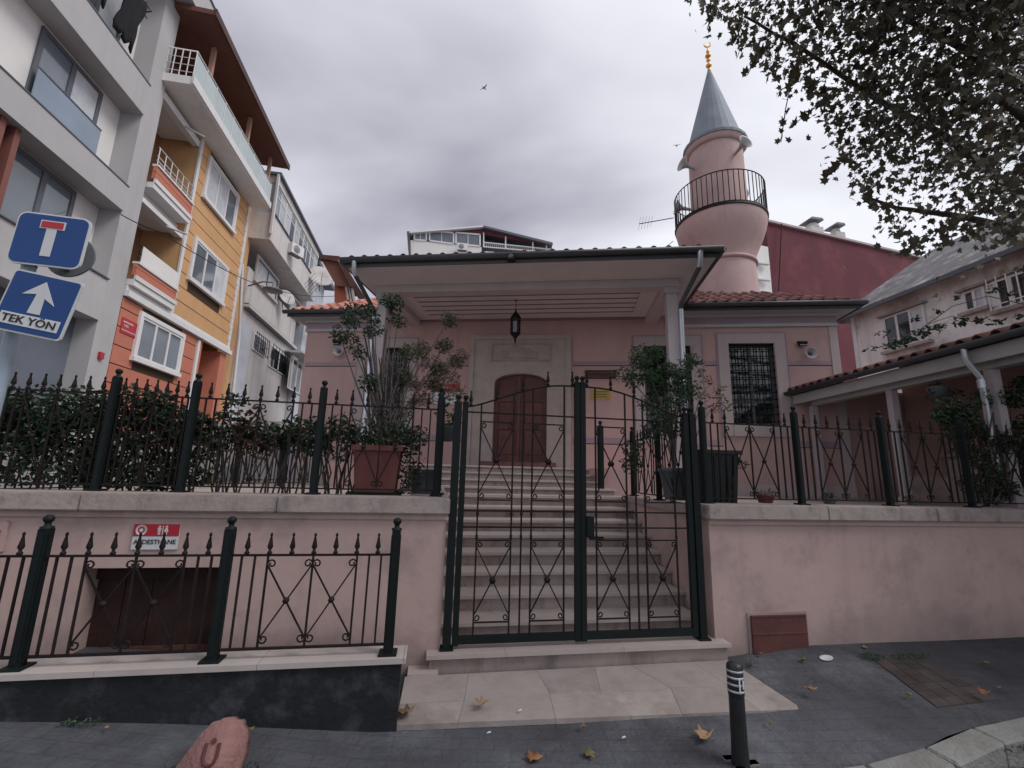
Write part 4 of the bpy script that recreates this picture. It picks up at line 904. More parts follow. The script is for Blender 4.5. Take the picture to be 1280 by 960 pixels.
wbx('bay_wall', offwhite, (-12, BY0, ZB), (BX_, BY1, ZS)); wbx('bay_core', bluewhite, (-12, BY0+.02, ZS+.001), (BX_-.08, BY1-.02, ZT+.001)); wbx('bay_head', offwhite, (-12, BY0, ZT+.002), (BX_, BY1, ZT+.30)); wbx('roof_edge', darkframe, (-12, BY0-.1, ZT+.301), (BX_+.12, BY1+.1, ZT+.40))
n = 5
for i in range(n):
    a = BY0+.02+(BY1-BY0-.04)*i/n; win_x(wb, BX_-.075, a+.02, a+(BY1-BY0)/n-.02, ZS+.01, ZT-.01, 2, t=.05, transom=.68)
wbx('bay_sill', darkframe, (BX_, BY0, ZS-.03), (BX_+.06, BY1, ZS+.0))
wbx('bay_pipe', white, (BX_-.02, BY0-.12, ZB+.2), (BX_+.06, BY0-.02, ZT+.3)) 
wbx('cornice', darkframe, (WX, 17.3, zc-.14), (WX+.14, 23.4, zc-.08)); wbx('cornice', offwhite, (WX, 17.3, zc-.079), (WX+.20, 23.4, zc+.02)); wbx('cornice', darkframe, (WX, 17.3, zc+.021), (WX+.16, 23.4, zc+.07))
def wwin(p0, p1, bars=False, n=2, X=WX):
    a, b = FXp(*p0, X), FXp(*p1, X); w_ = win_x(wb, X+.005, min(a[0], b[0]), max(a[0], b[0]), min(a[1], b[1]), max(a[1], b[1]), n, darkframe if not bars else frame_m, glassdark if bars else glass, .07, surround=offwhite if not bars else None, sw=.1)
    if bars:
        y0, y1, z0, z1 = min(a[0], b[0]), max(a[0], b[0]), min(a[1], b[1]), max(a[1], b[1]); m = MB()
        for i in range(7): y = y0+(y1-y0)*i/6; m.bar((X+.14, y, z0-.05), (X+.14, y, z1+.05), .02)
        for z in (z0, (z0+z1)/2, z1): m.bar((X+.14, y0, z), (X+.14, y1, z), .02)
        m.build('window_bars', iron, w_)
wwin((322, 322), (343, 376)); wwin((364, 370), (375, 404)); wwin((317, 415), (330, 447), True, 2); wwin((338, 430), (356, 471), True, 2)
wbx('awning', pipe_m, (WX, 22.2, zc-.5), (WX+.5, 23.3, zc-.42))
# next blue house with barred window
bh = thing('house', 'pale blue grey rendered house at the end of the street with a white barred window', 'building')
bx('wall', bluewhite, bh, (-12, 23.9, 1), (-7.0, 27, 12.2)); bx('lower_wall', bluewhite, bh, (-8.2, 23.5, 1), (-6.9, 31, 6.9)); 
a, b = FXp(362, 447, -6.9), FXp(379, 489, -6.9)
w_ = win_x(bh, -6.895, a[0]+.1, b[0]+1.0, b[1]-.3, a[1]+.1, 2, gm=glassdark); m = MB()
for i in range(6): y = a[0]+.1+(b[0]+.9-a[0])*i/5; m.bar((-6.76, y, b[1]-.35), (-6.76, y, a[1]+.15), .05)
m.build('window_bars', white, w_); bx('window_hood', offwhite, bh, (-6.899, a[0]-.1, a[1]+.25), (-6.3, b[0]+1.2, a[1]+.33))
p = FXp(380, 405, -6.9); m = MB()
for i in range(5): m.bar((-6.8, p[0]+.25*i, p[1]-.6), (-6.8, p[0]+.25*i, p[1]+.6), .06)
m.build('shutter_slats', white, bh)
bx('eave', darkframe, bh, (-12, 23.6, 12.21), (-6.5, 27.3, 12.45)); bx('eave', brownroof, bh, (-9, 23.5, 13.0), (-6.6, 25, 13.15))
# AC unit, dishes
def ac_unit(loc, lab, rz=0, s=1):
    t = thing('air_conditioner', lab, 'air conditioner', loc, rz); 
    bx('casing', white, t, (-.38*s, -.14*s, -.27*s), (.38*s, .14*s, .27*s)); MB().lathe([(.20*s, -.15*s), (.20*s, -.141*s)], 16, (-.08*s, 0, 0), axis='y').build('fan_opening', darkframe, t)
    m = MB()
    for r in (.06, .11, .16, .2): m.lathe([(r*s, -.158*s), ((r+.012)*s, -.158*s), ((r+.012)*s, -.151*s), (r*s, -.151*s), (r*s, -.158*s)], 16, (-.08*s, 0, 0), axis='y')
    m.build('fan_guard', white, t); bx('bracket', darkframe, t, (-.3*s, -.12*s, -.32*s), (.3*s, .14*s, -.272*s))
a = atX(370, 313, BX_+.25); ac_unit(a, 'white air conditioner unit fixed under the glazed bay of the white house', R_(60), .85)
def dish(loc, r, aim, lab, arms=True):
    t = thing('satellite_dish', lab, 'satellite dish', loc, 0); t.rotation_euler = (R_(70), 0, aim)
    MB().lathe([(.001, .0), (r*.5, .03*r/.4), (r, .12*r/.4), (r*.98, .135*r/.4), (r*.5, .045*r/.4), (.001, .015)], 20).build('reflector', offwhite, t); MB().tube([(0, -r*.9, .1*r/.4), (0, -r*.2, r*.9)], .012, 5).build('feed_arm', darkframe, t); MB().tube([(0, 0, 0), (0, -.1, -.25), (0, -r, -.3)], .02, 6).build('mount', darkframe, t)
q = atX(401, 348, -6.1); dish(q, .62, R_(20), 'large white satellite dish mounted left of the mosque roof')
q = atX(357, 373, WX+.3); dish(q, .38, R_(50), 'small greyish satellite dish on the wall of the white house')
m = MB(); q = atX(388, 348, -6.2); 
for k in range(5): c = q+Vector((0, .25*k, -.04*k)); m.tube([c+Vector((-.25, 0, -.35)), c+Vector((.2, 0, .28))], .010, 4)
m.tube([q, q+Vector((0, 1.2, -.2))], .014, 4); tag(m.build('television_antenna', darkframe), 'dark comb shaped aerial just left of the large satellite dish', 'antenna')
# street lamp on facade
q = atX(341, 362, -6.0); sl_ = thing('street_lamp', 'dark oval street lamp on an arm in front of the white house', 'street lamp', q)
MB().lathe([(.001, .10), (.16, .07), (.34, -.02), (.34, -.05), (.001, -.09)], 16).build('lamp_head', backgrey, sl_); MB().tube([(0, 0, .08), (-.1, .2, .35), (-.6, .6, .5), (-1.2, .9, .4)], .03, 6).build('arm', backgrey, sl_)
def cable(pts, lab, r=.01, sag=.15, cat='cable'):
    P = []
    for a, b in zip(pts, pts[1:]):
        for i in range(9): t = i/9; P.append(a.lerp(b, t)-Vector((0, 0, sag*4*t*(1-t))))
    P.append(pts[-1]); o = MB().tube(P, r, 4).build('cable', iron); tag(o, lab, cat)
cable([atX(151, 268, -6.93), atX(200, 290, -6.2), atX(290, 342, -6.2), atX(341, 362, -6.0)], 'dark cable running from the grey block to the street lamp', .011, .03)
cable([atX(341, 362, -6.0), atX(420, 370, -5.0)], 'dark cable running from the street lamp to the right behind the mosque', .011, .12)
# drain pipe between orange and white house
tag(MB().tube([FXp_ for FXp_ in (atX(303, 330, -7.0), atX(299, 420, -7.0), atX(291, 490, -6.9), atX(289, 540, -6.9))], .05, 6).build('drain_pipe', white), 'white drain pipe between the orange and the white house', 'pipe')
# tiled eave house
eh = thing('house', 'dark timber eave and brick red gable of a house between the street and the mosque', 'building')
def PY(pts, Y): return [atY(a, b, Y) for a, b in pts]
MB().prism(PY([(400, 322), (424, 325), (438, 358), (420, 357)], 17), (0, 1.8, .3)).build('eave', brownroof, eh); MB().prism(PY([(400, 318), (424, 320), (446, 356), (438, 359), (422, 327), (400, 323)], 16.9), (0, 2.2, .3)).build('roof_edge', darkwood, eh)
MB().prism(PY([(418, 352), (434, 352), (440, 420), (418, 420)], 17.4), (0, 3, 0)).build('gable_wall', redorange, eh)
for k in range(3): MB().bar(atY(431+3*k, 345+2*k, 17.1), atY(437+3*k, 380, 17.1), .12).build('board', stone, eh)

# ================================================================ HILLTOP BUILDING behind
hb = thing('rooftop_flat', 'pale building with a red gabled roof terrace seen above the porch roof', 'building')
HY = 30.
def H_(px, py, dy=0): return atY(px, py, HY+dy)
MB().prism([H_(513, 300), H_(602, 309), H_(602, 330), H_(514, 330)], (0, 6, 0)).build('wall', whiteclad, hb)
MB().prism([H_(602, 314), H_(690, 318), H_(690, 335), H_(602, 335)], (0, 6, 0)).build('wall', whiteclad, hb)
MB().prism([H_(512, 289, -.3), H_(604, 281.5, -.3), H_(604, 283.5, -.3), H_(512, 291, -.3)], (0, 7, 0)).build('roof', white, hb); MB().prism([H_(604, 281.5, -.3), H_(691, 303, -.3), H_(691, 306, -.3), H_(604, 284, -.3)], (0, 7, 0)).build('roof', darkframe, hb)
MB().prism([H_(540, 287), H_(604, 283), H_(688, 304), H_(688, 308), H_(600, 292), H_(540, 288)], (0, .1, 0)).build('gable', burg, hb)
MB().prism([H_(512, 290), H_(540, 287), H_(600, 290.5), H_(690, 306), H_(690, 322), H_(513, 318)], (0, .001, 0)) 
MB().prism([H_(513, 291, 1), H_(690, 306, 1), H_(690, 322, 1), H_(513, 318, 1)], (0, 5, 0)).build('dark_interior', darkframe, hb)
for i, (a, b, t0, t1, c0, c1) in enumerate(((518, 533, 289, 290, 300, 301), (537, 567, 289, 291.5, 301, 305), (570, 600, 291, 293.5, 305, 308))):
    P = [H_(a, t0), H_(b, t1), H_(b, c1), H_(a, c0)]; fr_ = MB()
    for k in range(4): fr_.bar(P[k], P[(k+1) % 4], .11)
    m_ = P[0].lerp(P[1], .5), P[3].lerp(P[2], .5); fr_.bar(m_[0], m_[1], .05)
    w_ = fr_.build('window', white, hb); MB().prism(P, (0, .04, 0)).build('pane', glass, w_)
fr_ = MB()
for px_ in (604.5, 632, 666, 683): fr_.bar(H_(px_, 291+(px_-604)*.17), H_(px_, 309+(px_-604)*.09), .09)
fr_.bar(H_(604, 303), H_(690, 312), .08); fr_.bar(H_(604, 308.5), H_(690, 316), .08); fr_.build('balcony_posts', white, hb)
for k in range(34): a = 606+k*2.5; MB().bar(H_(a, 303+(a-604)*.105), H_(a, 308.5+(a-604)*.09), .03).build('baluster', white, hb)
MB().prism([H_(508.5, 289, -.1), H_(512, 289, -.1), H_(514, 330, -.1), H_(511.5, 330, -.1)], (0, 6, 0)).build('side_pier', darkframe, hb)
ac_unit(H_(578, 309, -.35), 'white air conditioner unit on the pale rooftop building above the porch', 0, .95)

# ================================================================ BURGUNDY BUILDING
d3 = Vector((math.sin(R_(81.3)), math.cos(R_(81.3)), 0)); n3 = Vector((d3.y, -d3.x, 0))
def RB(px, py): return onp(px, py, (0, 15, 0), n3)
rb = thing('apartment_block', 'large blank burgundy rendered gable wall behind the mosque on the right', 'building')
bk = -n3*6 if (-n3).y > 0 else n3*6
P = [RB(955, 278), RB(1135, 320)]; zt = (P[0].z+P[1].z)/2
pl = [RB(957, 278), RB(1135, 319), RB(1170, 400)]; 
wl_ = [RB(957, 278), RB(1135, 320)]; a = wl_[0].copy(); b = wl_[1]+(wl_[1]-wl_[0])*.8
MB().prism([(a.x, a.y, -1), (b.x, b.y, -1), (b.x, b.y, wl_[1].z+.15), (a.x, a.y, wl_[0].z)], bk).build('gable_wall', burg, rb)
MB().prism([Vector((a.x, a.y, wl_[0].z+.002))-bk*.02-d3*.1, Vector((b.x, b.y, wl_[1].z+.152))-bk*.02, Vector((b.x, b.y, wl_[1].z+.26))-bk*.02, Vector((a.x, a.y, wl_[0].z+.11))-bk*.02-d3*.1], bk*1.05).build('parapet_cap', stone, rb)
c = RB(958, 290); MB().prism([(a.x-1.1, a.y-.2, -1), (a.x-.01, a.y-.02, -1), (a.x-.01, a.y-.02, wl_[0].z-1.3), (a.x-1.1, a.y-.2, wl_[0].z-1.3)], bk*.9).build('white_side_wall', whiteclad, rb)
for k in range(4): q = Vector((a.x-.6, a.y-.16, 9.0+k*.8)); MB().box((q.x-.3, q.y-.15, q.z), (q.x+.35, q.y, q.z+.07)).build('balcony_ledge', white, rb)
for (pxc, w_, h_) in ((1037, .75, 1.3), (1066, .55, 1.35)):
    q = RB(pxc, 290); q.z = interp(q.x, [(a.x, wl_[0].z), (b.x, wl_[1].z)])+.1; q = q+bk*.1
    ch = MB().box((q.x-w_/2, q.y, q.z), (q.x+w_/2, q.y+.6, q.z+h_*.70)).build('chimney', offwhite, rb); MB().lathe([(w_*.45, q.z+h_*.70), (w_*.42, q.z+h_*.82), (w_*.25, q.z+h_*.95)], 10, (q.x, q.y+.3, 0)).build('chimney_pot', offwhite, ch)
    MB().prism([(q.x-w_*.62, q.y-.1, q.z+h_*.97), (q.x+w_*.5, q.y-.1, q.z+h_*.97), (q.x+w_*.38, q.y-.1, q.z+h_*1.06), (q.x-w_*.45, q.y-.1, q.z+h_*1.06)], (0, .8, 0)).build('chimney_cap', backgrey, ch)
cable([RB(973, 282)-bk*.03, RB(969, 366)-bk*.03], 'thin pale cable hanging down the burgundy wall', .03, 0)

# ================================================================ PEELING HOUSE right
d2 = Vector((math.sin(R_(3.3)), math.cos(R_(3.3)), 0)); n2 = Vector((d2.y, -d2.x, 0)); HB = Vector((11, 0, 0))
ph = thing('house', 'old cream house with peeling render and a weathered grey roof on the right', 'building', HB+Vector((0, 0, 0)), -R_(3.3))
# local: x = outward n2 (right), y = along d2
def hl(px, py): p = onp(px, py, HB, n2)-HB; return p.dot(d2), p.z
def win_n(par, y0, y1, z0, z1, n, bars=False):        # facade faces -X (towards viewer)
    f = MB(); t = .05; a, b = -.05, -.005
    f.box((a, y0, z0), (b, y0+t, z1)); f.box((a, y1-t, z0), (b, y1, z1)); f.box((a, y0+t, z0), (b, y1-t, z0+t)); f.box((a, y0+t, z1-t), (b, y1-t, z1))
    for i in range(1, n): y = y0+(y1-y0)*i/n; f.box((a, y-.03, z0+t), (b, y+.03, z1-t))
    w_ = f.build('window', frame_m, par)
    for i in range(n): ya, yb = y0+(y1-y0)*i/n, y0+(y1-y0)*(i+1)/n; bx('pane', curtain_reflect if i == 0 else glassdark, w_, (-.03, ya+.02, z0+.02), (-.015, yb-.02, z1-.02))
    bx('window_hood', coping_m, w_, (-.14, y0-.08, z1+.01), (-.001, y1+.08, z1+.06)); bx('window_sill', coping_m, w_, (-.16, y0-.08, z0-.08), (-.001, y1+.08, z0-.01))
    if bars:
        m = MB()
        for i in range(6): y = y0+(y1-y0)*i/5; m.bar((-.2, y, z0-.02), (-.2, y, z1+.02), .018)
        for z in (z0+.08, z1-.1): m.bar((-.2, y0, z), (-.2, y1, z), .018); 
        for y in (y0, y1): m.bar((-.2, y, z0+.08), (-.001, y, z0+.08), .018); m.bar((-.2, y, z1-.1), (-.001, y, z1-.1), .018)
        m.build('window_bars', white, w_)
MB().box((0, 2.5, .8), (5, 10.38, 6.37)).build('wall', peel, ph)
bx('corner_strip', white, ph, (-.02, 10.3, .8), (.05, 10.42, 6.19))
MB().prism([(-.35, 2.0, 6.15), (-.35, 10.75, 6.15), (2.6, 10.1, 8.3), (2.6, 2.0, 8.3)], (0, 0, .08)).build('roof', oldroof, ph); MB().prism([(-.35, 10.752, 6.15), (5.3, 10.752, 6.15), (2.6, 10.102, 8.2)], (0, 0, .08)).build('roof', oldroof, ph)
bx('roof_edge', darkframe, ph, (-.40, 2.0, 6.10), (-.351, 10.8, 6.19))
a, b = hl(1106, 405), hl(1156, 383); win_n(ph, b[0], a[0], 4.95, 5.85, 3)
a, b = hl(1207, 380), hl(1232, 360); win_n(ph, b[0], a[0], 5.32, 5.78, 2)
a, b = hl(1248, 380), hl(1285, 345); win_n(ph, b[0]-.3, a[0], 5.15, 5.80, 3, True)

# ================================================================ ARCADE (ablution shed) on the right
dA = Vector((math.sin(R_(7.7)), math.cos(R_(7.7)), 0)); nA = Vector((dA.y, -dA.x, 0))
ST = onp(988, 492, MO, MV); AO = ST+nA*-.04; AO.z = 0
ar = thing('open_shed', 'long open shed with tiled lean-to roof and pink back wall on the right', 'building', AO, -R_(7.7))
# local: x to the right (deeper), y along away; negative y toward viewer
LEN = 6.5; ZE = 3.27
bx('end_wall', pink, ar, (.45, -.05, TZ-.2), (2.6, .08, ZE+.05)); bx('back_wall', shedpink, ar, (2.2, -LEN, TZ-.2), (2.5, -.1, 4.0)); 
bx('gutter_board', soffit_m, ar, (.06, -LEN, ZE-.24), (.12, -.02, ZE-.07)); bx('beam', soffit_m, ar, (.22, -LEN, ZE-.30), (.36, -.3, ZE-.12))
MB().prism([(.0, -LEN, ZE-.03), (.0, 0, ZE-.03), (2.6, -.0, ZE+.72), (2.6, -LEN, ZE+.72)], (0, 0, .03)).build('roof', oldroof, ar)
MB().prism([(.08, -LEN, ZE-.075), (.08, -.01, ZE-.075), (2.2, -.01, ZE+.5), (2.2, -LEN, ZE+.5)], (0, 0, .015)).build('ceiling', slat_m, ar)
gutter((-.05, -LEN, ZE-.01), (-.05, .02, ZE-.01), ar, gutter_m, .06)
am = math.atan2(.75, 2.6)
n = int(LEN/.2)
for j in range(3):
    for i in range(n): inst('roof_tile', TM, ar, (-.03+.25*j*math.cos(am), -.1-.2*i, ZE+.0+.25*j*math.sin(am)), (am+random.uniform(-.02, .02), 0, R_(-90)+random.uniform(-.02, .02)))
def a_loc(px, py, x): return Matrix.Rotation(R_(7.7), 4, 'Z') @ (onp(px, py, AO+nA*x, nA)-AO)
for (px_, py_) in ((1120, 530), (1246, 500), (1022, 560)):
    q = a_loc(px_, py_, .29); c = bx('column', col_m, ar, (.24, q.y-.05, TZ), (.34, q.y+.05, ZE-.301)); bx('column_base', col_m, c, (.22, q.y-.07, TZ+.002), (.36, q.y+.07, TZ+.1))
q = a_loc(1228, 540, .0); MB().tube([(-.05, q.y, ZE-.05), (-.05, q.y, ZE-.2), (.1, q.y, ZE-.42), (.1, q.y, TZ+.1)], .033, 10).build('downpipe', pipe_m, ar); MB().tube([(.1, q.y, ZE-.44), (.1, q.y, ZE-.54)], .043, 10).build('pipe_collar', pipe_m, ar)
bx('bench', riser_m, ar, (1.3, -5.5, TZ), (1.7, -.8, TZ+.42)); bx('tap_panel', stone, ar, (2.14, -5.5, TZ+.0), (2.199, -.8, TZ+.75)); bx('tap_shelf', coping_m, ar, (2.0, -5.5, TZ+.751), (2.199, -.8, TZ+.80))
for k in range(6): q = MB().tube([(2.0+.13, -1.2-.8*k, TZ+.6), (2.0, -1.2-.8*k, TZ+.62), (1.97, -1.2-.8*k, TZ+.56)], .018, 6).build('tap', pipe_m, ar)
hp = thing('hanging_pot', 'dark hanging pot with a trailing plant under the shed roof', 'plant pot', (0, 0, 0))
q = onp(1172, 488, AO+nA*.3, nA); hp.location = q; MB().lathe([(.001, -.1), (.08, -.1), (.12, .03), (.125, .05), (.1, .04), (.001, .03)], 12).build('pot', greypot, hp); MB().tube([(0, 0, .03), (0, 0, max(.1, ZE-.1-q.z))], .005, 4).build('chain', iron, hp)
HP = q

# ================================================================ SIGN POST with three signs
q = atY(12, 430, 3.0); PXs, PYs = q.x, 3.0
sp_ = thing('sign_post', 'grey blue steel post carrying the blue traffic signs at the left edge', 'sign post', (PXs, PYs, 0))
MB().tube([(0, 0, .1), (0, 0, 2.75)], .035, 10).build('pole', polem, sp_); MB().lathe([(.036, 2.75), (.036, 2.76), (.001, 2.775)], 10).build('cap', iron, sp_)
def plate_pts(w, h, r, n=4):
    P = []
    for cx, cz, a0 in ((w/2-r, h/2-r, 0), (-w/2+r, h/2-r, 90), (-w/2+r, -h/2+r, 180), (w/2-r, -h/2+r, 270)):
        for i in range(n+1): t = R_(a0+90*i/n); P.append((cx+r*math.cos(t), 0, cz+r*math.sin(t)))
    return P
def sign(cpx, cpy, Y, corners, name, lab):
    """sign plane from its photographed corners, placed on the vertical plane y = Y"""
    P = [atY(a, b, Y) for a, b in corners]      # TL TR BR BL
    c = sum(P, Vector())/4; wv = ((P[1]-P[0])+(P[2]-P[3]))/2; hv_ = ((P[0]-P[3])+(P[1]-P[2]))/2
    roll = math.atan2(wv.z, wv.x); roll2 = math.atan2(-hv_.x, hv_.z); print(name, [tuple(round(k, 2) for k in p) for p in P], roll, roll2)
    t = thing(name, lab, 'traffic sign', c, rot=(0, -(roll+roll2)/2, 0)); return t, wv.length, hv_.length
def plate(t, w, h, m, edge=signwhite, r=.05):
    MB().prism(plate_pts(w, h, r), (0, .012, 0)).build('plate', edge, t); MB().prism([(x, -.003, z) for x, y, z in plate_pts(w-.02, h-.02, r*.85)], (0, .0029, 0)).build('face', m, t)
    bx('clamp', polem, t, (-.05, .0125, h*.2), (.05, .04, h*.25)); bx('clamp', polem, t, (-.05, .0125, -h*.25), (.05, .04, -h*.2))
t, w_, h_ = sign(0, 0, 2.93, [(23, 263), (113, 274), (100, 343), (10, 322)], 'dead_end_sign', 'square blue dead end sign with a white T and red bar, upper of the two')
plate(t, w_, h_, bluesign, r=.045)
bx('stem', signwhite, t, (-.035*w_/.5, -.006, -.32*h_), (.035*w_/.5, -.0031, .22*h_)); bx('red_bar_border', signwhite, t, (-.17*w_, -.0065, .205*h_), (.17*w_, -.0033, .365*h_)); bx('red_bar', signred, t, (-.15*w_, -.009, .225*h_), (.15*w_, -.0066, .345*h_))
t, w_, h_ = sign(0, 0, 2.885, [(16, 326), (96, 361), (78, 431), (-4, 407)], 'one_way_sign', 'square blue one way sign with white arrow and TEK YÖN lettering')
plate(t, w_, h_, bluesign, r=.02)
MB().prism([(a*w_, -.006, b*h_) for a, b in ((-.085, -.16), (-.06, .16), (-.26, .12), (-.0, .38), (.24, .02), (.07, .11), (.095, -.16))], (0, .0028, 0)).build('arrow', signwhite, t)
bx('name_panel', signwhite, t, (-.42*w_, -.0062, -.385*h_), (.42*w_, -.0031, -.20*h_)); text('TEK YÖN', .086*w_/.5, ink, t, facing_y(0, -.0075, -.295*h_), sx=1.05)
q = atY(84, 318, 3.05); t = thing('round_sign', 'grey back of a round traffic sign half hidden behind the blue dead end sign', 'traffic sign', (q.x, 3.08, q.z))
MB().lathe([(.135, -.006), (.14, 0), (.135, .006)], 28, axis='y').build('plate', backgrey, t); bx('rim', darkframe, t, (-.02, -.02, -.1), (.02, -.0065, .1)) ; MB().bar((0, -.01, 0), (PXs-q.x, -.03, 0), .03).build('bracket', polem, t)

# washroom sign on the garden wall
a, b = atY(168, 655, 3.68), atY(220, 687, 3.68); cx_, cz_ = (a.x+b.x)/2, (a.z+b.z)/2; W, H = (b.x-a.x)/2, (a.z-b.z)/2
t = thing('washroom_sign', 'red and white washroom sign with black ABDESTHANE lettering on the pink wall', 'sign', (cx_, WY, cz_))
bx('white_panel', signwhite, t, (-W, -.014, -H), (W, -.001, H)); bx('red_header', signred, t, (-W, -.017, H*.05), (W, -.0145, H)); text('ABDESTHANE', .043, ink, t, facing_y(0, -.016, -H*.42), depth=.001)
MB().lathe([(.036, -.019), (.036, -.0175), (.022, -.0175), (.022, -.019), (.036, -.019)], 18, (-W*.66, 0, H*.52), axis='y').build('emblem_ring', signwhite, t); MB().lathe([(.012, -.019), (.012, -.0175)], 10, (-W*.66, 0, H*.52), axis='y').build('emblem_dot', signwhite, t)
for s in (-1, 1):
    x0 = W*.28+s*.022; m = MB(); m.lathe([(.008, -.019), (.008, -.0175)], 8, (x0, 0, H*.80), axis='y')
    w1, w2 = ((.013, .008) if s < 0 else (.007, .014)); m.prism([(x0-w1, -.019, H*.70), (x0+w1, -.019, H*.70), (x0+w2, -.019, H*.40), (x0-w2, -.019, H*.40)], (0, .0015, 0)); m.box((x0-.007, -.019, H*.16), (x0-.001, -.0175, H*.39)); m.box((x0+.001, -.019, H*.16), (x0+.007, -.0175, H*.39)); m.build('figure_pictogram', signwhite, t)
bx('divider_line', signwhite, t, (W*.28-.0025, -.019, H*.16), (W*.28+.0025, -.0175, H*.88))
q = atY(0, 670, 3.68); t = thing('washroom_sign', 'edge of a pink sign with dark red letter E at the far left', 'sign', (q.x-.07, WY, q.z)); bx('panel', mat('pale_pink_panel', (.48, .33, .31)), t, (-.16, -.017, -.1), (.10, -.001, .09)); text('E', .09, signred, t, facing_y(.07, -.019, .0), align='RIGHT')

# ================================================================ bollard, marker stone
q = atZ(926, 957, .035); bo = thing('bollard', 'short black bollard with four white reflective bands beside the marble apron', 'bollard', q)
MB().lathe([(.048, 0), (.044, .1), (.042, .34), (.042, .35)], 16).build('shaft', rubber, bo); MB().lathe([(.042, .351), (.045, .36), (.045, .505), (.035, .52), (.01, .525), (.001, .525)], 16).build('head', rubber, bo)
for k, z in enumerate((.375, .41, .445, .478)): MB().lathe([(.0455, z), (.047, z+.002), (.047, z+.009), (.0455, z+.011)], 16).build('reflective_band', pipe_m, bo)
bx('band_mark', signwhite, bo, (-.012, -.050, .383), (-.004, -.046, .452)); bx('band_mark', signwhite, bo, (.010, -.050, .40), (.018, -.046, .445))
m = MB()
for k in range(9): t = k*2.1; c = Vector((.075*math.cos(t), .06*math.sin(t), .0)); m.box((c.x-.03, c.y-.02, -.03), (c.x+.03, c.y+.02, .012+.004*(k % 3)))
o = m.build('concrete_footing', kerb_m, bo); o['kind'] = 'stuff'
# marker stone: tapered slab lying back, engraved mark
q = atZ(262, 968, .12); ms = thing('marker_stone', 'red painted kerbside marker stone engraved with a Ü mark', 'stone', (q.x, q.y-.06, .13), R_(-4))
prof = [(-.25, -.12), (.125, -.12), (.155, .12), (.12, .205), (.07, .235), (-.02, .235), (-.07, .20), (-.12, .12), (-.17, .04)]
bmv = MB().prism([(x*.93, 0, z) for x, z in prof], (0, .12, 0)).build('stone_body', redstone, ms)
bm = bmesh.new(); bm.from_mesh(bmv.data); bmesh.ops.bevel(bm, geom=bm.edges[:], offset=.022, segments=3, affect='EDGES'); bm.to_mesh(bmv.data); bm.free(); bmv.data.polygons.foreach_set('use_smooth', [True]*len(bmv.data.polygons))
bmv.rotation_euler = (R_(-20), 0, 0)
eng = mat('engraved_dark_red', (.10, .035, .035), .9)
m = MB(); m.tube([(-.030, -.003, .14), (-.032, -.003, .085), (-.022, -.003, .06), (0, -.003, .05), (.022, -.003, .06), (.032, -.003, .085), (.030, -.003, .14)], .008, 6); m.lathe([(.012, -.006), (.012, -.0)], 8, (0, 0, .148), axis='y'); m.build('engraved_mark', eng, bmv)
# moss tufts round the stone
def clump(name, lab, cat, cen, rad, n, size, lm, kind=None, group=None, parent=None, par_cat=True, flat=1.0, seed=1, shape='ell', aspect=.55, shell=.35):
    rnd = random.Random(seed); vs = []; fs = []
    for i in range(n):
        while True:
            d = Vector((rnd.uniform(-1, 1), rnd.uniform(-1, 1), rnd.uniform(-1, 1)))
            if d.length <= 1: break
        if rnd.random() < shell and d.length > .01: d = d.normalized()*rnd.uniform(.8, 1.05)
        p = Vector(cen)+Vector((d.x*rad[0], d.y*rad[1], d.z*rad[2])); add_leaf(vs, fs, p, size*rnd.uniform(.6, 1.3), rnd, aspect)
    return vs, fs
def add_leaf(vs, fs, p, s, rnd, aspect=.55, down=False):
    a = Vector((rnd.uniform(-1, 1), rnd.uniform(-1, 1), rnd.uniform(-.9, .5))).normalized(); b = a.cross(Vector((rnd.uniform(-1, 1), rnd.uniform(-1, 1), rnd.uniform(-1, 1)))).normalized()
    c = a.cross(b)*s*.18; k = len(vs)
    vs += [p, p+a*s*.35+b*s*aspect*.5+c, p+a*s, p+a*s*.35-b*s*aspect*.5+c]; fs += [(k, k+1, k+2), (k, k+2, k+3)]
def stuff(name, vs, fs, m, parent=None):
    o = MB().add(vs, fs).build(name, m, parent, fix=False); o['kind'] = 'stuff'; return o
def multi(clumps, size, seed, aspect=.55, shell=.35):
    V, F = [], []
    for i, (c, r, n) in enumerate(clumps):
        vs, fs = clump('', '', '', c, r, n, size, None, seed=seed*31+i, aspect=aspect, shell=shell); k = len(V); V += vs; F += [tuple(q+k for q in f) for f in fs]
    return V, F
V, F = multi([((q.x-.17, q.y, .125), (.09, .08, .03), 260), ((q.x+.16, q.y+.02, .10), (.06, .08, .025), 140), ((2.55, 3.55, .14), (.14, .05, .015), 120), ((kp[20].x-.2, kerb_y(2.7)+.01, .04), (.35, .02, .012), 160), ((-1.75, 3.03, .25), (.10, .02, .012), 50)], .022, 5); tag(stuff('moss', V, F, lf_green))

# ================================================================ PLANTS
def twig(parent, pts, r, name='stem', m=bark): return MB().tube(pts, r, 5).build(name, m, parent)
rnd = random.Random(3)
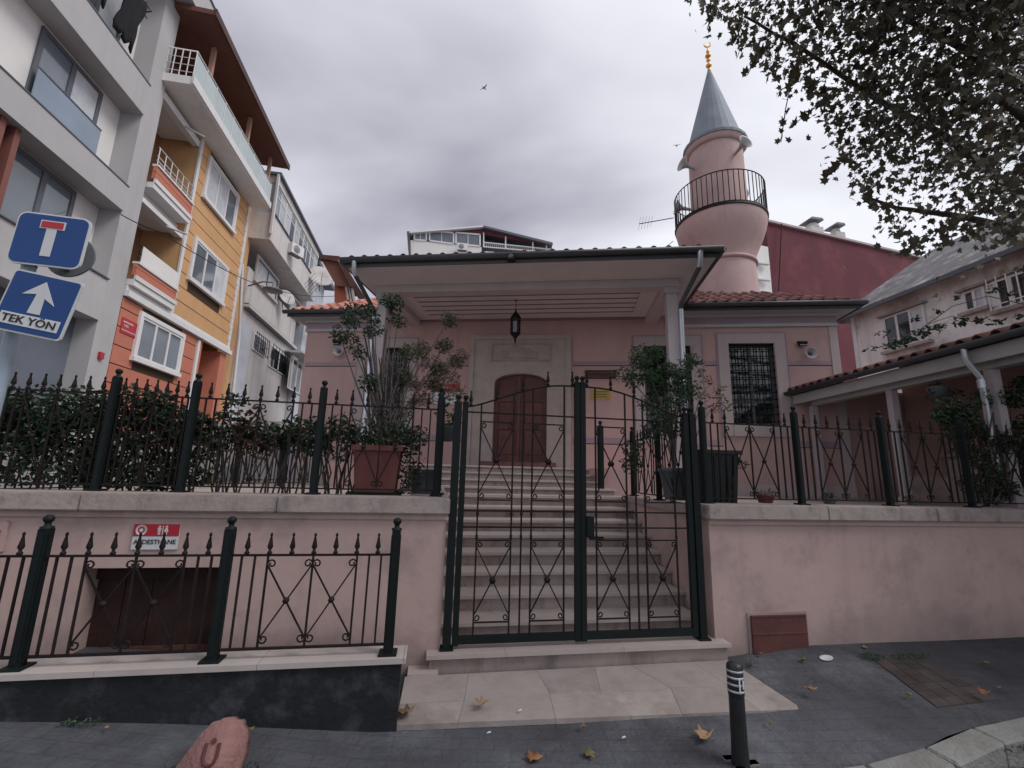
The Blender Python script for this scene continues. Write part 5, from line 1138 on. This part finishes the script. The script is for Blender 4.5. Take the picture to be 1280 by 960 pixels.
# hedge behind the left railing
he = thing('hedge', 'dark green rose hedge growing through the railing left of the gate', 'hedge', (0, 0, 0))
cl = []; clr = []
for i in range(44): x = -3.5+i*.036+rnd.uniform(-.05, .05); cl.append(((x, 4.08+rnd.uniform(-.08, .12), 1.42+rnd.uniform(.12, .64)), (.17, .14, .17), 150))
for i in range(16): x = -2.1+i*.075; cl.append(((x, 4.10+rnd.uniform(-.06, .1), 1.42+rnd.uniform(.35, .62)), (.13, .10, .10), 105))
for i in range(5): x = -3.1+i*.3; cl.append(((x, 4.02, 1.5), (.2, .1, .09), 90))
cl += [((-1.9, 4.05, 1.60), (.22, .1, .13), 120), ((-2.2, 4.05, 2.05), (.16, .1, .1), 60), ((-1.65, 4.05, 2.12), (.10, .08, .08), 60), ((-1.0, 4.1, 1.85), (.15, .12, .16), 200), ((-.80, 4.05, 1.95), (.12, .1, .12), 120)]
clr = [((-2.2+rnd.uniform(-.15, .9), 4.02, 1.5+rnd.uniform(.2, .55)), (.12, .08, .12), 45) for _ in range(10)]
V, F = multi(cl, .052, 4, .6); stuff('foliage', V, F, lf_hedge, he); V, F = multi(clr, .05, 8, .6); stuff('bronzed_foliage', V, F, lf_rust, he)
m = MB()
for i in range(70):
    x = -3.1+rnd.random()*2.5; y = 4.08+rnd.uniform(-.05, .12); p = [(x, y, 1.38)]
    for k in range(3): x += rnd.uniform(-.06, .06); p.append((x, y+rnd.uniform(-.03, .03), 1.38+.18*(k+1)))
    m.tube(p, [.008, .007, .005, .003], 4)
m.build('stems', bark, he)
# ---- big planter & shrub
pl_ = thing('planter', 'large square red brown pot standing on the coping left of the gate', 'plant pot', (-.46, 4.12, 1.392))
o = MB(); vs = [(-.16, -.15, .02), (.16, -.15, .02), (.16, .15, .02), (-.16, .15, .02), (-.19, -.18, .36), (.19, -.18, .36), (.19, .18, .36), (-.19, .18, .36)]
o.add(vs, [(3, 2, 1, 0), (0, 1, 5, 4), (1, 2, 6, 5), (2, 3, 7, 6), (3, 0, 4, 7), (4, 5, 6, 7)]); o.build('pot', terra, pl_); m = MB(); m.box((-.208, -.20, .361), (.208, -.17, .405)); m.box((-.208, .17, .361), (.208, .20, .405)); m.box((-.208, -.17, .361), (-.178, .17, .405)); m.box((.178, -.17, .361), (.208, .17, .405)); m.build('rim', terra, pl_); bx('saucer', iron, pl_, (-.22, -.19, 0), (.22, .19, .018)); bx('soil', grout, pl_, (-.177, -.169, .362), (.177, .169, .385))
P2 = thing('planter', 'grey pot hidden behind the large red brown pot', 'plant pot', (-.06, 4.35, 1.30)); MB().lathe([(.10, 0), (.14, .30), (.15, .31), (.13, .30), (.001, .28)], 14).build('pot', greypot, P2)
sh = thing('potted_shrub', 'tall shrub with pale trailing stems growing from the large red brown pot', 'shrub', (-.46, 4.12, 1.77))
def loc3(px, py, Y): return atY(px, py, Y)-Vector((-.46, 4.12, 1.77))
cl = [((.0, 0, .1), (.30, .2, .16), 420), ((-.12, -.02, .05), (.2, .15, .1), 180), ((.18, 0, .08), (.2, .16, .13), 220), ((.25, .05, -.2), (.12, .1, .2), 120), ((-.33, 0, .05), (.15, .12, .15), 160), ((.30, .0, .12), (.12, .1, .1), 90)]
V, F = multi(cl, .05, 11, .45); stuff('lower_foliage', V, F, lf_hedge, sh)
V, F = multi([((.02, 0, .17), (.34, .2, .14), 260), ((.28, .05, -.1), (.12, .1, .25), 110)], .045, 12, .45); stuff('light_foliage', V, F, lf_olive, sh)
# trunk bundle
def bez(a, b, c, n=8): return [a*(1-t)**2+b*2*t*(1-t)+c*t*t for t in [i/n for i in range(n+1)]]
base = Vector((0, 0, 0))
ends = []
for k in range(10):
    x0 = rnd.uniform(-.10, .12); tx, ty = 452+rnd.uniform(0, 42), rnd.uniform(390, 470); e = loc3(tx, ty, 4.3+rnd.uniform(-.15, .35)); st_ = Vector((x0-.02, rnd.uniform(-.06, .08), -.03)); mid = st_.lerp(e, .5)+Vector((rnd.uniform(-.05, .05), 0, .08))
    twig(sh, bez(st_, mid, e), [.015*(1-.07*i) for i in range(9)]); ends.append(e)
tips = [(562, 400, 4.5), (548, 462, 4.5), (528, 437, 4.4), (570, 452, 4.6), (556, 432, 4.5), (545, 480, 4.4), (510, 440, 4.3), (505, 470, 4.3), (425, 418, 4.4), (440, 402, 4.4), (458, 390, 4.4), (492, 380, 4.4), (470, 410, 4.3), (437, 425, 4.3), (462, 478, 4.2), (520, 500, 4.3), (497, 400, 4.4), (448, 440, 4.3), (576, 445, 4.6), (535, 498, 4.4)]
CL1, CL2 = [], []
for i, (a, b, Y) in enumerate(tips):
    e = loc3(a, b, Y); st_ = Vector((rnd.uniform(-.05, .1), 0, .05)); mid = st_.lerp(e, .45)+Vector((-.04, .0, .15 if i % 2 else .02)); twig(sh, bez(st_, mid, e), [.011*(1-.08*k) for k in range(9)])
    (CL1 if (a < 500) else CL2).append((tuple(e), (.09, .08, .08), 90 if a < 500 else 130))
CL1 += [(tuple(loc3(470+rnd.uniform(-35, 25), 400+rnd.uniform(-25, 15), 4.3+rnd.uniform(-.1, .3))), (.08, .08, .06), 45) for _ in range(9)]
CL2 += [(tuple(loc3(545+rnd.uniform(-35, 30), 470+rnd.uniform(-25, 25), 4.5)), (.10, .1, .08), 90) for _ in range(14)]
V, F = multi(CL1, .042, 21, .45, .1); stuff('upper_foliage', V, F, lf_hedge, sh); V, F = multi(CL2, .035, 22, .35, .1); stuff('thin_foliage', V, F, lf_dry, sh); V, F = multi(CL2[:8]+CL1[::3], .04, 23, .4, .1); stuff('green_tufts', V, F, lf_olive, sh)
# trailing root-like twigs in front of window
m = MB()
for k in range(60):
    a = loc3(rnd.uniform(470, 515), rnd.uniform(440, 470), 4.45); b = loc3(rnd.uniform(468, 505), rnd.uniform(505, 540), 4.2); m.tube(bez(a, a.lerp(b, .5)+Vector((rnd.uniform(-.05, .08), 0, .03)), b, 5), .004, 3)
m.build('fine_twigs', bark, sh)
# hanging pot by the gate post (left)
q = atY(560, 535, 4.6); hp2 = thing('hanging_pot', 'small grey pot with leafy plant hanging on the railing left of the gate', 'plant pot', q)
MB().lathe([(.001, -.14), (.06, -.13), (.115, .0), (.125, .01), (.115, .012), (.001, .0)], 14).build('pot', greypot, hp2)
pz = thing('pot_plant', 'leafy green plant in the small hanging grey pot', 'plant', q+Vector((0, 0, .02))); V, F = multi([((0, 0, .12), (.16, .12, .16), 110)], .06, 31, .5); stuff('foliage', V, F, lf_green, pz)
# right potted trees
q = atY(842, 548, 4.75); rp = thing('planter', 'dark grey pot behind the right gate post', 'plant pot', (q.x, 4.75, TZ+.05)); MB().lathe([(.12, 0), (.17, .30), (.19, .31), (.19, .35), (.16, .35), (.001, .33)], 16).build('pot', greypot, rp)
B3 = Vector((q.x, 4.75, TZ+.35))
t3 = thing('potted_tree', 'feathery evergreen shrub behind the right gate post in front of the porch column', 'shrub', B3)
def l3(px, py, Y): return atY(px, py, Y)-B3
cl = [(tuple(l3(a, b, 4.7+rnd.uniform(-.15, .25))), (.13, .12, .09), n) for a, b, n in ((822, 470, 260), (850, 485, 240), (808, 470, 200), (800, 452, 230), (818, 442, 220), (835, 462, 260), (850, 470, 240), (825, 485, 220), (782, 468, 110), (792, 475, 110), (862, 490, 160), (845, 500, 200), (812, 505, 120), (800, 440, 110), (866, 450, 100), (835, 520, 170), (860, 455, 90))]
V, F = multi(cl, .052, 41, .30, .1); stuff('foliage', V, F, lf_green, t3); V, F = multi([(c, r, n//3) for c, r, n in cl], .045, 42, .28, .2); stuff('light_foliage', V, F, lf_olive, t3)
for i, (a, b) in enumerate(((800, 452), (818, 442), (850, 470), (782, 470), (862, 445), (835, 462))): e = l3(a, b, 4.72); twig(t3, bez(Vector((0, 0, -.02)), Vector((e.x*.2, 0, e.z*.7)), e), [.013*(1-.08*k) for k in range(9)])
t4 = thing('potted_tree', 'thin dry arching shrub with sparse brownish leaves left of the barred window', 'shrub', B3+Vector((.22, .1, -.3)))
def l4(px, py, Y): return atY(px, py, Y)-(B3+Vector((.22, .1, -.3)))
for (a, b) in ((855, 440), (890, 480), (905, 505), (868, 430), (885, 500)): e = l4(a, b, 4.9); twig(t4, bez(Vector((0, 0, -.05)), Vector((.05, 0, e.z*.9)), e), [.009*(1-.08*k) for k in range(9)])
V, F = multi([(tuple(l4(a, b, 4.9)), (.07, .07, .06), 32) for a, b in ((885, 475), (900, 498), (880, 495), (908, 508), (892, 510), (872, 480), (875, 465), (898, 487))], .045, 51, .5); stuff('foliage', V, F, lf_dry, t4)
V, F = multi([(tuple(atY(a, b, 4.4)), (.12, .12, .1), 120) for a, b in ((822, 520), (840, 535), (815, 540), (792, 560), (790, 580))], .05, 52, .5); o = stuff('climbing_plant', V, F, lf_hedge); o.pop('kind'); tag(o, 'dark climbing plant on the short railing right of the steps', 'plant')
# bin
q = atY(893, 625, 4.35); bn = thing('waste_bin', 'dark green ribbed waste bin behind the railing right of the gate', 'bin', (q.x, 4.35, TZ+.02))
m = MB(); m.add([(-.17, -.15, 0), (.17, -.15, 0), (.17, .15, 0), (-.17, .15, 0), (-.2, -.18, .52), (.2, -.18, .52), (.2, .18, .52), (-.2, .18, .52)], [(3, 2, 1, 0), (0, 1, 5, 4), (1, 2, 6, 5), (2, 3, 7, 6), (3, 0, 4, 7), (4, 5, 6, 7)])
for k in range(5): x = -.14+.07*k; m.bar((x*.9, -.155, .03), (x*1.05, -.186, .5), .02)
m.build('body', binm, bn); bx('lid', binm, bn, (-.23, -.21, .521), (.23, .21, .56)); MB().tube([(-.18, .2, .53), (.18, .2, .53)], .02, 6).build('hinge', binm, bn)
pz = thing('pot_plant', 'small dark weed growing beside the waste bin lid', 'plant', (q.x+.28, 4.3, TZ+.45)); V, F = multi([((0, 0, 0), (.09, .05, .06), 40)], .05, 61, .35); stuff('foliage', V, F, lf_hedge, pz)
bn.location.x -= .02
# small pots on the right coping
for i, (px_, py_, s, lab) in enumerate(((957, 626, 1.0, 'small dark plant pot at the foot of the railing below the barred window'), (1037, 627, .8, 'small black pot on the coping between two railing posts'), (1140, 622, .7, 'small pot with a dried plant by the shed column'))):
    q = atY(px_, py_, 4.05); t = thing('plant_pot', lab, 'plant pot', (q.x, 4.05, 1.373 if i < 3 else 1.3)); MB().lathe([(.06*s, 0), (.085*s, .07*s), (.09*s, .075*s), (.07*s, .07*s), (.001, .06*s)], 12).build('pot', greypot if i else terra, t)
    t2 = thing('pot_plant', ['low dry plant in the small pot below the barred window', 'tiny dark plant in the black pot on the coping', 'dried tuft in the small pot by the shed column'][i], 'plant', (q.x, 4.05, 1.373+.075*s)); V, F = multi([((0, 0, .02), (.09*s, .06, .035), 60)], .035, 70+i, .5); stuff('foliage', V, F, lf_dry if i != 1 else lf_hedge, t2)
# vines on the right
rv = thing('climbing_rose', 'dark climbing rose tangled in the railing at the right edge', 'plant', (0, 0, 0))
rpts = [(1190, 530), (1200, 545), (1215, 535), (1235, 540), (1250, 552), (1262, 535), (1275, 560), (1280, 530), (1205, 560), (1225, 575), (1245, 585), (1265, 590), (1255, 610), (1235, 620), (1285, 600), (1270, 500), (1280, 480), (1258, 495), (1195, 520), (1240, 560), (1185, 505), (1205, 515), (1225, 500), (1210, 528), (1180, 520), (1268, 575), (1240, 600), (1215, 605)]
V, F = multi([(tuple(atY(a, b, 4.1+rnd.uniform(-.05, .2))), (.13, .1, .11), 130) for a, b in rpts], .055, 81, .6); stuff('foliage', V, F, lf_hedge, rv)
V, F = multi([(tuple(atY(a, b, 4.1)), (.12, .1, .08), 26) for a, b in rpts[::2]], .05, 82, .6); stuff('light_foliage', V, F, lf_green, rv)
for k in range(10): a = atY(1215+rnd.uniform(-10, 60), 628, 4.12); b = atY(rnd.uniform(1190, 1280), rnd.uniform(500, 560), 4.15); twig(rv, bez(a, a.lerp(b, .5)+Vector((.1, 0, 0)), b), .008)
# arching rose branch across the cream house
ab = thing('rose_branch', 'long leafy rose branch arching over the shed roof in front of the cream house', 'branch', (0, 0, 0))
BP = [atY(a, b, Y) for a, b, Y in ((1272, 620, 4.2), (1330, 500, 4.3), (1300, 385, 4.4), (1235, 370, 4.4), (1190, 383, 4.4), (1150, 412, 4.4), (1120, 428, 4.4), (1085, 438, 4.4))]
sm = []
for i in range(len(BP)-1):
    for k in range(6): sm.append(BP[i].lerp(BP[i+1], k/6))
twig(ab, sm, .006); twig(ab, [atY(1160, 405, 4.4), atY(1190, 395, 4.45), atY(1215, 402, 4.4), atY(1250, 392, 4.4)], .004); 
vs, fs = [], []
for (a, b, n, r) in ((1130, 425, 60, .10), (1155, 415, 60, .09), (1175, 408, 40, .08), (1200, 402, 40, .08), (1225, 400, 34, .08), (1245, 402, 22, .07), (1090, 435, 14, .07), (1102, 418, 12, .07), (1115, 432, 36, .08), (1196, 372, 16, .04), (1172, 388, 12, .04), (1245, 362, 30, .06), (1262, 368, 18, .05), (1276, 395, 20, .06), (1145, 398, 8, .05)):
    v_, f_ = clump('', '', '', atY(a, b, 4.4), (r, r, r*.55), n, .055, None, seed=a, aspect=.6); k = len(vs); vs += v_; fs += [tuple(q+k for q in f) for f in f_]
stuff('foliage', vs, fs, lf_hedge, ab)
V, F = multi([(tuple(HP+Vector((0, 0, .05))), (.1, .1, .06), 60), (tuple(HP+Vector((.25, 0, -.02))), (.2, .1, .05), 50), (tuple(HP+Vector((-.1, 0, -.08))), (.05, .05, .1), 20)], .05, 91, .5); o = stuff('trailing_plant', V, F, lf_hedge); o.pop('kind'); tag(o, 'dark trailing plant in the hanging pot under the shed roof', 'plant')

# ================================================================ PLANE TREE (top right)
tr = thing('plane_tree', 'plane tree whose dark leafy branches hang in from the upper right', 'tree', (8.3, 3.6, 0))
TB = Vector((8.3, 3.6, 0))
MB().tube([(0, 0, 0), (.05, 0, 1.5), (-.05, .05, 3.2), (-.2, .1, 4.6), (-.5, .2, 6)], [.42, .34, .30, .26, .18], 14).build('trunk', plbark, tr)
def tp(px, py, D):      # a point D metres from the eye along the view of a photo pixel
    return EYE+ray(px, py).normalized()*D-TB
limbs = [[(-.15, .1, 4.2), tp(1270, 240, 7.6), tp(1180, 170, 7.2), tp(1090, 120, 6.9), tp(1000, 60, 6.6), tp(930, 20, 6.5)],
         [(-.2, .1, 4.5), tp(1290, 120, 7.4), tp(1200, 60, 7.0), tp(1110, 10, 6.8), tp(1000, -60, 6.6)],
         [(-.1, .1, 3.9), tp(1290, 290, 7.4), tp(1200, 270, 7.0), tp(1120, 260, 6.8), tp(1080, 245, 6.7)],
         [(-.3, .15, 5.2), tp(1330, 20, 7.5), tp(1250, -60, 7.3), tp(1150, -150, 7.0)],
         [(-.1, 0, 4.0), tp(1330, 180, 6.0), tp(1240, 120, 5.4), tp(1150, 180, 5.2)],
         [(.1, -.1, 4.2), (1.5, -1.6, 6), (2.5, -3, 7)], [(.1, .2, 4.6), (1.8, 1.2, 6.5), (3, 2, 7.5)]]
for lb_ in limbs:
    L2 = []; lb_ = [Vector(p) for p in lb_]
    for i in range(len(lb_)-1):
        for k in range(4): L2.append(lb_[i].lerp(lb_[i+1], k/4)+Vector((rnd.uniform(-.03, .03),)*3))
    L2.append(lb_[-1]); n = len(L2); MB().tube(L2, [.04*(1-i/n)**.9+.008 for i in range(n)], 7).build('limb', plbark, tr)
# crown silhouette: lower edge of foliage as a function of the photo column, clumps with own depth
EDGE = [(868, 0), (885, 14), (900, 30), (930, 55), (958, 92), (985, 100), (1000, 108), (1022, 128), (1040, 150), (1060, 200), (1080, 245), (1100, 275), (1120, 300), (1140, 322), (1180, 305), (1220, 300), (1260, 305), (1300, 310)]
def edge(px): return interp(px, EDGE)
def leaf_shape(s):
    pts = [(0, 0), (.22, .10), (.48, .05), (.36, .30), (.52, .62), (.22, .60), (.0, 1.0), (-.22, .60), (-.52, .62), (-.36, .30), (-.48, .05), (-.22, .10)]
    return [(x*s, y*s) for x, y in pts]
LS = [(x*.8, y) for x, y in leaf_shape(1)]
def place_leaf(vs, fs, p, s, rnd):
    a = Vector((rnd.gauss(-.55, .45), rnd.gauss(-.1, .5), rnd.gauss(-.75, .4))).normalized(); b = a.cross(Vector((rnd.uniform(-1, 1), rnd.uniform(-1, 1), rnd.uniform(-.4, .4)))).normalized(); nrm = a.cross(b); k = len(vs)
    for x, y in LS: vs.append(p+a*y*s+b*x*s-nrm*abs(x)*s*.25)
    fs.append(tuple(range(k, k+12)))
vs, fs = [], []; n_leaf = 0; rnd = random.Random(99); holes = []
for _ in range(90): hx = rnd.uniform(900, 1290); holes.append((hx, rnd.uniform(0, 300), rnd.uniform(3, 9)))
holes += [(1130, 238, 16), (1180, 235, 18), (1215, 240, 14), (1085, 205, 14), (1095, 130, 12), (1045, 90, 12), (1150, 285, 12), (1060, 170, 12), (1100, 265, 12), (1250, 205, 12), (1170, 262, 10), (1010, 30, 12)]
while n_leaf < 2150:                                     # clumps of leaves on short twigs
    px = rnd.uniform(870, 1330); py = rnd.uniform(-200, 320); e_ = edge(px)
    if py > e_-6: continue
    near = e_-py
    if near < 40 and rnd.random() < .45: continue
    if any((px-hx)**2+(py-hy)**2 < (hr*1.25)**2 for hx, hy, hr in holes): continue
    D = rnd.uniform(5.2, 8.2); c = tp(px, py, D); k = rnd.randint(5, 13)
    if px < 1060 or near < 50: k = rnd.randint(3, 8)
    for _ in range(k):
        sp = .15 if near > 30 else .085; p = c+Vector((rnd.gauss(0, sp), rnd.gauss(0, sp), rnd.gauss(0, sp*.6)))
        place_leaf(vs, fs, p, rnd.uniform(.05, .098), rnd)
    n_leaf += 1
# the same crown goes on above and to the right of the frame
for _ in range(2600):
    p = Vector((rnd.gauss(-.3, 2.2), rnd.gauss(-.6, 1.8), 6.8+rnd.gauss(0, .9))); place_leaf(vs, fs, p, rnd.uniform(.1, .16), rnd) if (p+TB-EYE).dot(FW) < 0 or p.x > .2 else None
stuff('crown', vs, fs, lf_plane, tr)
# sprays: individually modelled leaves at the crown edge
lv = MB(); v0 = []; f0 = []; 
for x, y in LS: v0.append((x, y, -abs(x)*.25))
LM = MB().add(v0, [tuple(range(12))]).mesh('leaf', lf_plane, fix=False)
k = 0
for (px, py) in [(932, 96), (884, 28), (888, 40), (882, 6), (1027, 207), (1035, 228), (1034, 222), (985, 118), (978, 172), (990, 160), (1004, 152), (1010, 176), (988, 178), (975, 178)]+[(rnd.choice(EDGE)[0]+rnd.uniform(-14, 14), 0) for _ in range(230)]:
    if py == 0: py = edge(px)+rnd.uniform(-20, 4)
    D = rnd.uniform(5.4, 6.4); p = tp(px, py, D); s = rnd.uniform(.06, .10)
    inst('leaf', LM, tr, p, (rnd.uniform(1.2, 2.6), rnd.uniform(-.9, .9), rnd.uniform(0, 6.3)), (s, s, s)); k += 1
for (a, b) in (((990, 100), (976, 178)), ((1030, 130), (990, 160)), ((1060, 200), (1028, 226)), ((960, 60), (934, 94)), ((900, 0), (884, 36))):
    A_, B_ = tp(*a, 5.9), tp(*b, 5.9); MB().tube([A_, A_.lerp(B_, .5)+Vector((0, 0, .05)), B_], .005, 4).build('twig', plbark, tr)
    for i in range(9): p = A_.lerp(B_, rnd.random())+Vector((rnd.gauss(0, .05),)*3); s = rnd.uniform(.07, .11); inst('leaf', LM, tr, p, (rnd.uniform(1.2, 2.6), rnd.uniform(-.9, .9), rnd.uniform(0, 6.3)), (s, s, s))

# ================================================================ LITTER AND FALLEN LEAVES
def dead(px, py, z, s, m_, lab, rz=0, curl=.35, name='fallen_leaf', cat='leaf'):
    q = atZ(px, py, z); vs = []; n = len(LS); s *= .82; curl *= 1.5
    fs = []
    vs.append((0, .45*s, .01))
    for i, (x, y) in enumerate(LS): vs.append((x*s, y*s, .012+curl*s*(x*x+.35*(y-.5)**2)+random.uniform(0, .012)))
    fs = [(0, i+1, (i+1) % n+1) for i in range(n)]
    o = MB().add(vs, fs, True).build(name, m_, None, loc=q, rot=(0, 0, rz)); md = o.modifiers.new('t', 'SOLIDIFY'); md.thickness = .002
    if name == 'fallen_leaf': o.data.transform(Matrix.Translation((0, -.45*s, 0)))
    tag(o, lab, cat); return o
dead(505, 896, .125, .15, deadleaf, 'curled tan leaf at the left front corner of the marble apron', 1, 1.1)
dead(601, 884, .14, .115, deadleaf, 'curled tan leaf on the left part of the marble apron', 2.2, .9)
dead(666, 950, .05, .13, deadleaf2, 'orange five-lobed leaf flat on the dark pavement at the bottom', .3, .25)
dead(737, 947, .05, .10, deadleaf3, 'olive green leaf on the dark pavement right of the orange leaf', 3.5, .4)
dead(880, 927, .055, .15, deadleaf, 'long curled tan leaf on the pavement left of the bollard', 2.3, 1.2)
dead(1014, 865, .14, .10, deadleaf, 'small tan leaf on the pavement right of the marble apron', .5, .8)
dead(1230, 870, .14, .11, deadleaf2, 'reddish brown curled leaf on the right side of the pavement', 2.0, 1)
dead(1003, 828, .17, .075, deadleaf3, 'small dark leaf near the foot of the right wall beside white litter', 1.0, .8)
dead(1231, 832, .17, .07, deadleaf3, 'small grey leaf on the far right of the pavement', .3, .8)
dead(1080, 812, .19, .06, deadleaf, 'tiny tan leaf close to the right garden wall', .3, .8)
dead(640, 765+4, .36, .07, deadleaf, 'small tan leaf on the lowest step right of the left gate leaf', 1, .9); dead(610, 770, .36, .09, deadleaf, 'tan leaf on the lowest step behind the left gate leaf', 2, .9); dead(685, 775, .36, .08, deadleaf, 'tan leaf on the lowest step near the gate centre', 4, .9)
q = atZ(1033, 824, .185); o = MB().lathe([(.001, .0), (.035, .0), (.05, .012), (.048, .014), (.033, .004), (.001, .004)], 12).build('paper_dish', signwhite, None, loc=q, rot=(.1, -.15, 0)); o.scale = (1.1, .8, 1); tag(o, 'crumpled white paper dish lying by the right wall', 'litter')
for i, (px, py, lab) in enumerate(((650, 889, 'tiny white scrap in the middle of the marble apron'), (611, 917, 'white scrap on the pavement below the apron edge'), (780, 923, 'small white scrap on the pavement right of centre'))):
    q = atZ(px, py, .13 if i == 0 else .075); o = MB().prism([(-.012, 0, 0), (.014, .004, .002), (.010, .012, .004), (-.008, .010, 0)], (0, 0, .004)).build('paper_scrap', signwhite, None, loc=q); tag(o, lab, 'litter')
for i, (x_, y_, lab_) in enumerate(((-1.6, 2.98, 'tan leaf fragment at the foot of the black plinth near the marker stone'), (-.9, 3.0, 'dark leaf fragment at the foot of the black plinth, left of its middle'), (2.75, 3.62, 'tan leaf scrap tucked against the right wall below the brown hatch'), (3.55, 3.6, 'dark leaf scrap against the right wall just beyond the brown hatch'), (4.6, 3.62, 'tan leaf scrap against the far part of the right garden wall'), (3.4, 2.98, 'dark leaf scrap beside the curved kerb'), (4.2, 2.98, 'tan leaf scrap beside the kerb at the right edge'), (2.2, 2.86, 'dark leaf scrap just right of the bollard foot'), (1.0, 2.95, 'tan leaf scrap below the middle of the marble apron'))):
    o = dead(640, 800, .1, .03+.01*(i % 3), [deadleaf, deadleaf3][i % 2], lab_, i*1.3, .6+.15*(i % 4)); o.location = (x_, y_, gz(x_, y_)+.012)
# brick patch in the pavement
pt = tag(bpy.data.objects.new('brick_patch', None), kind='structure'); COL.objects.link(pt)
C4 = [atZ(1090, 822, .19), atZ(1150, 820, .19), atZ(1245, 866, .15), atZ(1170, 874, .15)]
brk = mat('worn_red_paver', (.062, .048, .043), .9, .3, 5, .5, stain=(.045, .046, .05), st_scale=3, st_amt=.95)
NB = 7
for i in range(NB):
    for j in range(4):
        def pp_(u_, w__): return C4[0].lerp(C4[3], u_).lerp(C4[1].lerp(C4[2], u_), w__)
        q = [pp_((i+.02)/NB, (j+.02)/4), pp_((i+.98)/NB, (j+.02)/4), pp_((i+.98)/NB, (j+.98)/4), pp_((i+.02)/NB, (j+.98)/4)]
        z = [gz(p.x, p.y)+.0045+random.uniform(0, .002) for p in q]; MB().prism([(p.x, p.y, zz_) for p, zz_ in zip(q, z)], (0, 0, -.03)).build('paver', brk, pt)
V, F = multi([((C4[0].x, C4[0].y, .2), (.12, .06, .012), 160), ((C4[1].x-.1, C4[1].y, .2), (.2, .04, .012), 120)], .018, 93); tag(stuff('moss', V, F, lf_green))
# hairline joints in dark pavement
# birds
def bird(px, py, D, s, lab, rz):
    q = EYE+ray(px, py).normalized()*D; t = thing('bird', lab, 'bird', q, rz)
    MB().tube([(-.30*s, 0, 0), (-.15*s, 0, .02), (.1*s, 0, .02), (.28*s, 0, 0), (.36*s, 0, -.02)], [.01*s, .07*s, .08*s, .05*s, .01*s], 6).build('body', backgrey, t)
    for k in (-1, 1): MB().add([(.12*s, k*.04*s, .02), (-.08*s, k*.04*s, .02), (-.02*s, k*.35*s, .16*s), (.10*s, k*.34*s, .17*s), (-.16*s, k*.72*s, .04*s)], [(0, 1, 2, 3), (3, 2, 4)]).build('wing', backgrey, t)
bird(605, 110, 45, .7, 'small grey gull flying high in the middle of the sky', .6); bird(846, 182, 60, .7, 'tiny pale gull flying just left of the minaret cone', 1.2)
